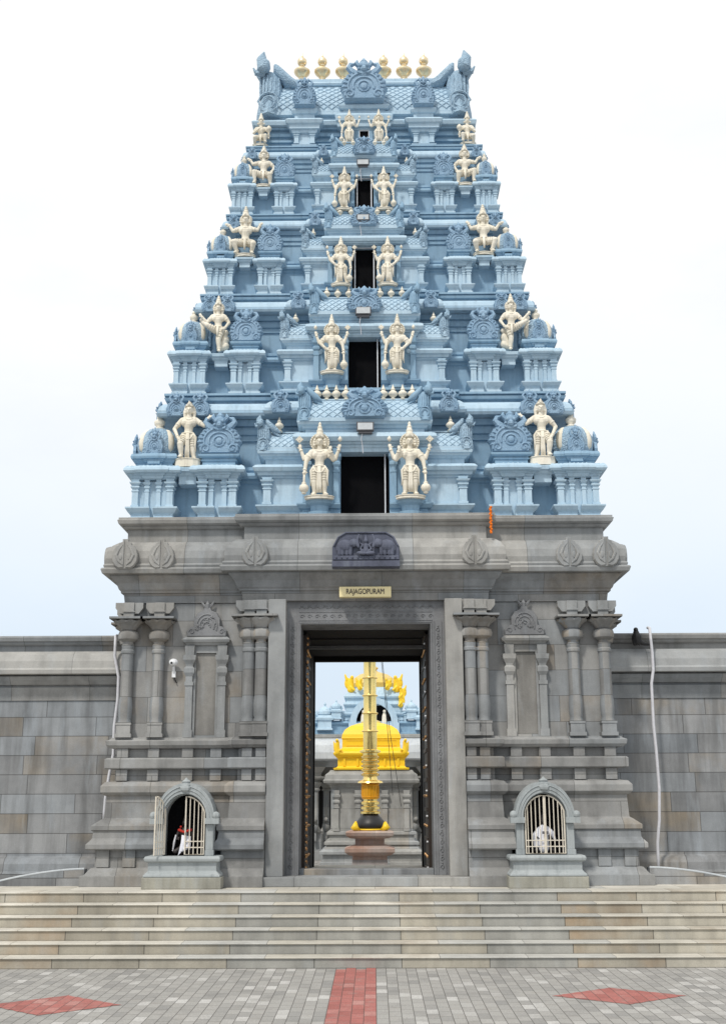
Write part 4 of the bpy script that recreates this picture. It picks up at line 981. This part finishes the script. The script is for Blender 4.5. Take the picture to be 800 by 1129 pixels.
# low curved kerb ramps at the two ends of the platform
for s in (-1,1):
    m=MB(); pts=[]
    for i in range(13):
        u=i/12; x=4.42+1.62*u; z=.345*math.cos(u*PI/2)**.75 if u<1 else 0
        pts.append((x,.842+.25*(1-u**1.7)))
    poly=[(4.42,.80)]+[(6.05,.80)]+pts[::-1]
    poly=[(s*x,z) for x,z in poly]; 
    if s<0: poly=poly[::-1]
    m.prism(poly,18.75,18.95); m.cur=1; m.tube([(s*x_,18.76,z_+.004) for x_,z_ in pts],.018,6); ob=m.build('kerb_ramp',('stone_wall','lime'),bevel=.004); tag(ob,'low pale curved ramp edge beside the %s end of the tower plinth'%('left' if s<0 else 'right'),'kerb','curved ramp edges on the platform')
# ------------------------------------------------------------------ small arched shrines in front of the plinth
def niche(x,label,opened):
    o=thing('arched_shrine',label,'shrine',(x,18.45,.84))
    m=MB(); m.box(-.60,.60,-.42,.35,.0,.17); m.build('footing','concrete_old',o,bevel=.012)
    m=MB(); m.sweep(rect(-.52,.52,-.36,.35),[(.171,.06),(.20,.06),(.26,.0),(.38,.0),(.40,.05),(.44,.06),(.475,.04)]); m.build('base','concrete',o,bevel=.01)
    # walls with the arched opening cut through: U shape arch band
    ow,iw=.46,.315; zs=.475; zh=1.0; n=16
    outer=[(math.cos(PI*i/n)*ow,zh+math.sin(PI*i/n)*.56) for i in range(n+1)]; inner=[(math.cos(PI*i/n)*iw,zh+.02+math.sin(PI*i/n)*.36) for i in range(n+1)]
    def band(m,out,inn,y0,y1,zb):
        O=[(out[0][0],zb)]+out+[(out[-1][0],zb)]; I=[(inn[0][0],zb)]+inn+[(inn[-1][0],zb)]; k=len(O)
        vs=[(x_,y0,z_) for x_,z_ in O]+[(x_,y0,z_) for x_,z_ in I]+[(x_,y1,z_) for x_,z_ in O]+[(x_,y1,z_) for x_,z_ in I]; fs=[]
        for i in range(k-1): fs+=[(i,k+i,k+i+1,i+1),(2*k+i,2*k+i+1,3*k+i+1,3*k+i),(i,i+1,2*k+i+1,2*k+i),(k+i,3*k+i,3*k+i+1,k+i+1)]
        m.add(vs,fs)
    m=MB(); band(m,[(a*.93,b if b>zh else b) for a,b in outer],inner,-.20,.34,zs)
    for k in (-1,1):
        m.box(min(k*.32,k*.455),max(k*.32,k*.455),-.25,-.19,zs,zs+.08); m.box(min(k*.325,k*.44),max(k*.325,k*.44),-.235,-.19,zs+.08,zh-.06)
    m.build('wall','concrete',o,bevel=.006)
    m=MB(); band(m,outer,[(a*1.06,b+.02) for a,b in inner],-.29,-.19,zh-.02)
    for r_ in (.385,.43): m.tube([(math.cos(PI*i/20)*r_,-.295,zh+math.sin(PI*i/20)*r_*1.18) for i in range(21)],.009,5)
    for k in (-1,1): m.box(min(k*.315,k*.53),max(k*.315,k*.53),-.31,-.18,zh-.055,zh+.03); m.ball((k*.48,-.27,zh+.07),.06,8,6)
    m.lathe([(0,.10),(.03,.11),(.05,.06),(.08,.075),(.11,.03),(.14,.005)],(0,-.22,1.50),10); m.ball((0,-.30,1.48),(.08,.04,.06),8,6)
    m.build('arch','concrete',o)
    m=MB(); m.box(-.31,.31,.06,.08,zs,1.37); m.box(-.312,.312,-.19,.06,zs+.001,zs+.006); m.build('recess_shade_panel','painted_shade',o)  # back panel and floor painted near-black for the shade inside
    for k in (-1,1):
        gt=thing('gate','',''); del gt['label']; del gt['category']; gt.parent=o
        m=MB(); r=.011
        def top(u): # height of the arch at distance u from the centre
            return zh+.02+.335*math.sqrt(max(0,1-(u/.31)**2))
        # built hinge-relative: hinge at k*.30
        def X(u): return (u-.30)*k
        fr_=[(X(.01),0,zs+.02),(X(.01),0,top(.01))]+[(X(u),0,top(u)) for u in (.06,.11,.16,.2,.24,.27,.29,.297)]+[(X(.298),0,zh),(X(.298),0,zs+.02)]
        m.tube(fr_,r*1.15,6,True)
        for u in (.075,.14,.205,.262): m.tube([(X(u),0,zs+.02),(X(u),0,top(u))],r*.75,5)
        for z_ in (zs+.12,zs+.21): m.tube([(X(.01),0,z_),(X(.298),0,z_)],r*.75,5)
        me_=m.build('gate','white_metal',o); bpy.data.objects.remove(gt)
        me_.location=(k*.30,-.225,0)
        if opened and k<0: me_.rotation_euler=(0,0,R(-112))
        # a hasp
        h=MB(); h.box(X(.03)-.015,X(.03)+.015,-.02,.0,.78,.82); h.build('latch','lampbody',me_)
    return o
niche(-2.78,'small grey arched shrine with one barred gate leaf open, left of the gateway',True)
niche(2.74,'small grey arched shrine with both barred gates shut, right of the gateway',False)
def idol(x,lab,s):
    o=thing('idol',lab,'idol',(x,18.40,1.32)); b=MB()
    b.chain([((0,0,.06),.10),((0,0,.22),.07),((0,0,.34),.085)]); b.cap((-.08,0,.36),.04,(.08,0,.36),.04); b.chain([((0,0,.38),.03),((0,0,.43),.03)]); b.ball((0,-.01,.47),(.05,.055,.06),10,8); b.cap((0,-.065,.475),.008,(0,-.075,.455),.012)
    for k in (-1,1):
        b.chain([((k*.09,0,.36),.03),((k*.13,-.02,.27),.025),((k*.09,-.09,.25),.02)]); b.ball((k*.02,-.055,.48),.01,6,5); b.cap((k*.05,-.04,.1),.045,(k*.13,-.08,.05),.04)
        for q in range(4): b.cap((k*.09+(q-1.5)*.013,-.10,.25),.007,(k*.09+(q-1.5)*.014,-.13,.235-.005*abs(q-1)),.006,6)
        b.cap((k*.075,-.09,.26),.008,(k*.06,-.115,.275),.007,6)
    b.cap((0,0,.52),.04,(0,0,.60),.02); b.build('body','idol',o,voxel=.007)
    m=MB()
    if s<0:
        # white cloth sash hanging from the waist and a red wrap on the shoulders
        def cloth(m,rows,d=.012):
            n=len(rows[0]); vs=[p for r in rows for p in r]; fs=[(i*n+j,i*n+j+1,(i+1)*n+j+1,(i+1)*n+j) for i in range(len(rows)-1) for j in range(n-1)]
            o_=len(vs); vs+= [(x_,y_+d,z_) for x_,y_,z_ in vs]; fs+=[tuple(a+o_ for a in f[::-1]) for f in fs]; m.add(vs,fs)
        cloth(m,[[(-.03+.02*j,-.13-.012*(j%2),.30-.003*j) for j in range(8)],[(-.035+.022*j,-.15-.014*(j%2),.20) for j in range(8)],[(-.06+.024*j,-.15-.014*((j+1)%2),.08 if j>3 else .06) for j in range(8)],[(-.08+.016*j,-.15-.01*(j%2),-.02+.03*j) for j in range(8)]])
        m.build('cloth','white',o,smooth=True)
        m=MB(); m.chain([((-.09,-.03,.37),.025),((0,-.075,.34),.022),((.09,-.03,.37),.025)]); m.ball((-.06,-.06,.42),.022,6,5); m.build('red_wrap','red',o,voxel=.009)
        m=MB(); m.tube([(-.13,-.06,.30),(-.15,-.08,.20),(-.17,-.08,.06)],[.012,.018,.01],6); m.build('silver_edge','pvc',o)
    else:
        b=MB(); b.chain([((0,-.04,.36),.08),((-.02,-.05,.22),.10),((-.01,-.05,.10),.095)]); b.chain([((.05,-.04,.37),.05),((.12,-.06,.31),.045),((.17,-.06,.22),.02)]); b.chain([((-.05,-.04,.36),.05),((-.12,-.05,.28),.05),((-.12,-.05,.12),.04)])
        b.build('cloth','white',o,voxel=.009)
    return o
idol(-2.80,'dark stone idol with white and red cloth inside the open left shrine',-1)
idol(2.73,'dark stone idol wrapped in white cloth behind the shut right gates',1)
# ------------------------------------------------------------------ court behind the gate
# flagpole
F_=thing('temple_flagpole','tall ringed golden flagpole on a tiered stone pedestal beyond the gateway','flagpole',(.02,33,0))
m=MB(); m.sweep(rect(-.42,.42,32.58,33.42),[(0,.16),(.1,.2),(.12,.08),(.60,.05),(.62,.14),(.70,.26),(.80,.26),(.85,.10),(.88,-.02),(1.05,-.02),(1.07,.12),(1.13,.22),(1.22,.24),(1.26,.10)]); m.build('pedestal','pink' if 0 else 'stone_pink',F_,world=True,bevel=.01)
m=MB()
for i in range(4):
    a=PI/4+i*PI/2
    m.tube([(math.cos(a)*.50,math.sin(a)*.50,1.27),(math.cos(a)*.62,math.sin(a)*.62,1.36),(math.cos(a)*.56,math.sin(a)*.56,1.48)],[.09,.11,.04],7)
m.lathe([(1.262,.42),(1.29,.44),(1.31,.40)],(0,0,0),24); m.build('lotus_petals','gold_matt',F_,smooth=True)
m=MB(); m.lathe([(1.30,.40),(1.40,.42),(1.50,.38),(1.60,.30),(1.68,.22),(1.72,.2)],(0,0,0),24); m.build('black_dome','black',F_,smooth=True)
for zz in (1.45,1.55,1.65):
    pass
m=MB(); m.lathe([(1.70,.24),(1.71,.28),(1.76,.28),(1.78,.20),(1.82,.20),(1.83,.27),(1.89,.27),(1.91,.2),(1.95,.2),(1.96,.26),(2.02,.26),(2.04,.2),(2.10,.20)],(0,0,0),20); lo=m.build('lower_rings','gold',F_); smooth_angle(lo,45)
m=MB(); m.lathe([(2.10,.22),(2.16,.26),(2.17,.235),(2.48,.235),(2.50,.26),(2.52,.24)],(0,0,0),20)
for i in range(20): a=2*PI*i/20; m.tube([(math.cos(a)*.24,math.sin(a)*.24,2.18),(math.cos(a)*.24,math.sin(a)*.24,2.47)],.012,5)
m.build('amber_cage','amber',F_)
m=MB(); pr=[(2.52,.24),(2.54,.36),(2.58,.34),(2.62,.22),(2.68,.2)]
for i,z in enumerate((2.72,2.84,2.96,3.08,3.20)): pr+=[(z,.19),(z+.02,.25),(z+.06,.26),(z+.09,.2)]
pr+=[(3.36,.2),(3.38,.29),(3.43,.29),(3.46,.19)]
z=3.5; r=.192
while z<8.6:
    pr+=[(z,r),(z+.44,r),(z+.445,r+.03),(z+.465,r+.045),(z+.485,r+.03),(z+.49,r)]; z+=.5; r-=.004
m.lathe(pr,(0,0,0),20); sh=m.build('shaft','gold',F_); smooth_angle(sh,40)
m=MB()
for k in range(3): m.tube([(0,-.9+.0*k-.0,9.4-.3*k),(-.0,-.9,9.4-.3*k)],.01)
for k in range(3): m.box(-.7,.05,-.02+.0,.02,8.0+.25*k,8.05+.25*k)
m.lathe([(8.5,.15),(8.6,.18),(8.7,.05),(9.0,.02)],(0,0,0),12); m.build('head','gold',F_)
m=MB(); m.tube([(.12,-.1,8.3),(.42,-.25,5.0),(.62,-.35,2.2)],.008,4); m.tube([(.14,-.1,8.3),(.55,-.2,4.0),(.85,-.3,1.9)],.008,4); m.build('halyard','black',F_)
# yellow roofed shrine
S=thing('golden_roof_shrine','grey stone shrine with a domed golden yellow roof behind the flagpole','shrine',(.04,38.5,0))
cx=.04
def hrect(hw,y0,y1): return rect(cx-hw,cx+hw,y0,y1)
m=MB(); m.sweep(hrect(1.27,37.05,40),[(0,.32),(.20,.32),(.22,.24),(.42,.24),(.44,.34),(.52,.34),(.60,.2),(.70,.12),(.72,.2),(.80,.2),(.84,.06),(1.0,.04),(1.02,.12),(1.10,.12),(1.12,0),(2.44,0)]); 
for x in (-1.10,-.42,.42,1.10): pilaster_mb(m,cx+x,37.03,1.12,2.36,.17)
m.build('body','stone_pale',S,world=True,bevel=.006)
m=MB(); m.sweep(hrect(1.27,37.05,40),[(2.442,.02),(2.52,.02),(2.55,.10),(2.57,.10),(2.58,.22),(2.66,.24),(2.70,.2),(2.84,.17),(2.92,.06),(2.98,.02)]); m.build('cornice','stone_pale',S,world=True,bevel=.01)
m=MB(); m.sweep(hrect(1.06,37.1,39.9),[(2.982,.12),(3.04,.14),(3.06,.04),(3.10,0),(3.36,0),(3.38,.06),(3.42,.07),(3.44,.12),(3.50,.14),(3.56,.10),(3.60,-.02),(3.66,-.12),(3.70,-.14),(3.95,-.14),(3.97,-.11),(4.0,-.12),(4.10,-.14),(4.25,-.22),(4.38,-.40),(4.46,-.62),(4.52,-.85)]); 
for x in (-.85,-.43,0,.43,.85): m.box(cx+x-.035,cx+x+.035,37.06,37.12,3.10,3.36)
m.box(cx-.8,cx+.8,37.22,37.26,3.74,3.76); m.box(cx-.8,cx+.8,37.22,37.26,3.90,3.92); m.build('roof','gold_matt',S,world=True,bevel=.012)
for k in (-1,1):
    m=MB(); x=cx+k*1.06; y=37.02
    m.chain([((x,y,3.52),.10),((x+k*.02,y,3.70),.085),((x,y-.02,3.84),.06)]); m.ball((x+k*.02,y-.06,3.90),.055,8,6); m.chain([((x-k*.05,y-.05,3.58),.035),((x-k*.13,y-.08,3.60),.03)]); m.cap((x+k*.08,y,3.6),.05,(x+k*.12,y,3.86),.02); m.build('corner_figure','gold_matt',S,world=True,voxel=.015)
m=MB(); m.lathe([(4.50,.30),(4.56,.34),(4.62,.2),(4.70,.12),(4.8,.2),(4.9,.1),(5.1,.02)],(0,0,0),16); m.build('roof_finial','gold',S,smooth=True)
# pillared hall
H_=thing('pillared_hall','grey pillared stone hall with a pale curved cornice behind the golden roofed shrine','hall',(0,43,0))
m=MB(); m.sweep(rect(-9,9,42,60),[(0,.2),(.3,.2),(.32,.0),(.36,0)]); m.build('floor','stone_pale',H_,world=True)
m=MB(); m.sweep(rect(-9,9,42.3,60),[(3.20,0),(3.40,.05),(3.42,.55),(3.48,.60),(3.70,.58),(3.95,.45),(4.12,.22),(4.18,.0),(4.22,0)]); m.build('curved_cornice','lime',H_,world=True)
m=MB(); m.box(-9,9,44.3,44.5,.36,3.2); m.build('inner_wall','passage',H_,world=True)  # shade of the hall interior painted into this near-black wall
def hallcol(x):
    mb=MB(); mb.box(-.22,.22,-.22,.22,0,.5); mb.lathe([(.5,.18),(.6,.22),(.75,.14),(.8,.12),(2.0,.12),(2.02,.17),(2.08,.17),(2.1,.13),(2.2,.2),(2.28,.24),(2.36,.16),(2.4,.30),(2.44,.34)],(0,0,0),12); mb.sweep(rect(-.22,.22,-.22,.22),[(2.44,.1),(2.5,.12),(2.52,-.02),(2.62,0),(2.84,.16)])
    mb.ball((0,-.32,.75),(.14,.16,.2),8,6); mb.chain([((0,-.36,.95),.11),((0,-.46,1.0),.09)]); mb.cap((0,-.3,.6),.07,(0,-.4,.3),.07)
    o=smooth_angle(mb.build('column','stone_pale',H_),45); o.location=(x,42.35-43,.36); return o
hc0=hallcol(-1.98)
for x in (2.0,-1.62,1.62,-3.1,3.1,-4.3,4.3,-5.5,5.5,0): dup(hc0,H_,(x,42.35-43+(.9 if abs(x)==1.62 else 0),.36))
# blue sanctum tower with gold crown
B_=thing('blue_sanctum_tower','pale blue sanctum tower with gold dome and gold figures seen beyond the hall','temple tower',(.1,49,4.2))
bx=.13
m=MB(); m.sweep(rect(bx-3.6,bx+3.6,46,52),[(4.22,0),(4.40,.0),(4.42,.12),(4.52,.12),(4.55,0)]); m.build('base','stone_pale',B_,world=True)
m=MB(); m.sweep(rect(bx-3.3,bx+3.3,46.3,51.7),[(4.552,.1),(4.62,.1),(4.64,0),(4.92,0),(4.94,.06),(5.0,.10),(5.05,.02),(5.07,0)]); m.build('parapet','blue',B_,world=True)
def kuta(x,y,s):
    q=MB(); q.sweep(rect(-.26,.26,-.2,.32),[(0,.04),(.06,.04),(.08,0),(.36,0),(.38,.06),(.46,.08),(.50,0),(.56,-.02)]); q.lathe([(.56,.22),(.60,.27),(.70,.27),(.80,.2),(.88,.08),(.92,.03),(.98,.05),(1.06,.01)],(0,.05,0),10)
    for k in (-1,1): q.tube([(k*.25,.0,.5),(k*.33,0,.6),(k*.30,0,.74)],[.05,.06,.02],5)
    ob=q.build('small_dome','blue_light',B_); return ob
k0=kuta(0,0,1); k0.location=(bx-1.95-.1,46.3-49,.52); k0.scale=(1.05,1.05,1.05)
for x,s_,z in ((1.95,1.05,.52),(-1.50,.74,.95),(1.50,.74,.95),(-2.75,.85,.3),(2.75,.85,.3)): dup(k0,B_,(bx+x-.1,46.3-49,z),(s_,s_,s_))
for x in (-2.36,2.36): dup(k0,B_,(bx+x-.1,46.6-49,.66),(.62,.62,.62))
m=MB(); m.sweep(rect(bx-1.9,bx+1.9,46.55,49.2),[(4.6,0),(4.98,0),(5.0,.06),(5.08,.08),(5.12,0)]); m.sweep(rect(bx-1.36,bx+1.36,46.45,49.2),[(4.6,0),(5.28,0),(5.30,.06),(5.36,.09),(5.42,.09),(5.46,.02),(5.50,-.04)])
m.sweep(rect(bx-1.12,bx+1.12,46.4,49.2),[(5.45,0),(5.66,0),(5.68,.06),(5.74,.10),(5.80,.08),(5.83,.0),(5.86,-.02),(5.98,-.02),(6.0,.06),(6.07,.08),(6.12,.02),(6.22,-.04),(6.36,-.16),(6.46,-.30)])
for k in (-1,1):
    for z_,x_ in ((5.52,1.42),(4.7,1.25)): pilaster_mb(m,bx+k*x_*.88,46.38,z_-.6 if z_>5 else z_,z_-.05 if z_>5 else 5.2,.10)
m.build('tower_body','blue_light',B_,world=True,bevel=.015)
m=MB(); n=14; A=[(bx+math.cos(PI*i/n)*.95,5.0+math.sin(PI*i/n)*1.0) for i in range(n+1)]; I=[(bx+math.cos(PI*i/n)*.70,5.0+math.sin(PI*i/n)*.76) for i in range(n+1)]
vs=[(x,46.1,z) for x,z in A]+[(x,46.1,z) for x,z in I]+[(x,46.4,z) for x,z in A]+[(x,46.4,z) for x,z in I]; k=n+1; fs=[]
for i in range(n): fs+=[(i,k+i,k+i+1,i+1),(i,i+1,2*k+i+1,2*k+i),(k+i,3*k+i,3*k+i+1,k+i+1)]
m.add(vs,fs); m.box(bx-1.0,bx+1.0,46.1,46.4,4.6,5.0); m.build('arch','blue_light',B_,world=True)
m=MB(); m.prism([(x,z) for x,z in I]+[(bx-.6,5.0)][:0],46.33,46.39); m.build('arch_shade_panel','painted_shade',B_,world=True)  # solid plate, the shade within the arch painted on
for k in (-1,1):
    m=MB(); x=bx+k*.42; m.chain([((x,46.25,4.98),.12),((x,46.25,5.25),.10),((x,46.25,5.38),.06)]); m.ball((x,46.2,5.45),.07,8,6); m.build('carved_figure','cream',B_,world=True,voxel=.02)
m=MB(); m.lathe([(6.20,.95),(6.30,.98),(6.34,.80),(6.44,.98),(6.62,1.02),(6.84,.88),(7.02,.6),(7.14,.2),(7.2,.12),(7.3,.2),(7.4,.05)],(bx-.1,-1.3,-4.17),16,rot=PI/8); m.build('gold_dome','gold_ochre',B_)
for k in (-1,1):
    for (x,y,z,s_) in ((.92,46.5,6.34,1.15),(.55,46.3,6.38,.8),(1.12,46.4,6.02,.9),(1.08,46.35,5.70,.8)):
        if k<0 and x>1: continue
        m=MB(); c=(bx+k*x,y,z); m.chain([((c[0],y,z),.13*s_),((c[0],y,z+.2*s_),.11*s_),((c[0]-k*.03,y-.05,z+.36*s_),.07*s_)]); m.ball((c[0]-k*.05,y-.08,z+.42*s_),.07*s_,8,6); m.ball((c[0]+k*.10*s_,y+.02,z+.22*s_),(.13*s_,.07*s_,.20*s_),8,6); m.cap((c[0]+k*.14*s_,y,z+.34*s_),.06*s_,(c[0]+k*.2*s_,y,z+.52*s_),.03*s_); m.cap((c[0],y-.1,z+.1),.05*s_,(c[0]-k*.12*s_,y-.15,z-.02),.04*s_)
        m.build('gold_figure','gold_matt',B_,world=True,voxel=.02)
# ------------------------------------------------------------------ light, sky, camera
w=bpy.data.worlds.new('World'); sc.world=w; w.use_nodes=True; nt=w.node_tree; bg=nt.nodes['Background']
sky=N(nt,'ShaderNodeTexSky',sky_type='NISHITA'); sky.sun_disc=False; sky.sun_elevation=R(52); sky.sun_rotation=R(200); sky.air_density=1.2; sky.dust_density=2.5
tc=N(nt,'ShaderNodeTexCoord'); s=N(nt,'ShaderNodeSeparateXYZ'); L(nt,tc.outputs['Generated'],s.inputs[0])
n1=noise(nt,tc.outputs['Generated'],1.6,7,.55,(1,1,2.2))
el=mth(nt,'MULTIPLY',mth(nt,'MAXIMUM',s.outputs[2],0.0),1.6)
cov=ramp(nt,mth(nt,'ADD',mth(nt,'MULTIPLY',n1,.55),el),[(.22,.80),(.62,1.0)])
cl=mix(nt,cov,sky.outputs[0],(8.2,9.5,10.9))
hi=ramp(nt,mth(nt,'ADD',mth(nt,'MULTIPLY',n1,.35),el),[(.35,0.0),(.85,1.0)])
cl=mix(nt,hi,cl,(11.0,11.1,11.1))
n2=noise(nt,tc.outputs['Generated'],3.2,8,.6,(1,1,2.6))
cl=mix(nt,ramp(nt,n2,[(.45,0.0),(.75,.55)]),cl,(9.2,9.7,10.2))
L(nt,cl,bg.inputs[0]); bg.inputs[1].default_value=.1
sd=bpy.data.lights.new('sun','SUN'); sd.energy=2.7; sd.angle=R(6); sd.color=(1,.95,.87); so=bpy.data.objects.new('sun',sd); COL.objects.link(so)
az=R(200); elv=R(52)   # behind the camera, a little to its left
d=Vector((-.42,-.80,math.tan(elv)*.9)).normalized(); so.rotation_euler=d.to_track_quat('Z','Y').to_euler()
sky.sun_rotation=math.atan2(d.x,d.y); sky.sun_elevation=math.asin(d.z)
cd=bpy.data.cameras.new('camera'); cam=bpy.data.objects.new('camera',cd); COL.objects.link(cam); sc.camera=cam
cd.sensor_fit='VERTICAL'; cd.sensor_height=36; cd.lens=1263/1129*36; cd.clip_end=2000
cam.location=(.13,0,2.2)
cam.rotation_euler=(Matrix.Rotation(R(.5),4,'Z')@Matrix.Rotation(R(90+13.9),4,'X')@Matrix.Rotation(R(-.2),4,'Z')).to_euler()
sc.view_settings.view_transform='Standard'; sc.view_settings.look='None'; sc.view_settings.exposure=-.10; sc.view_settings.gamma=1
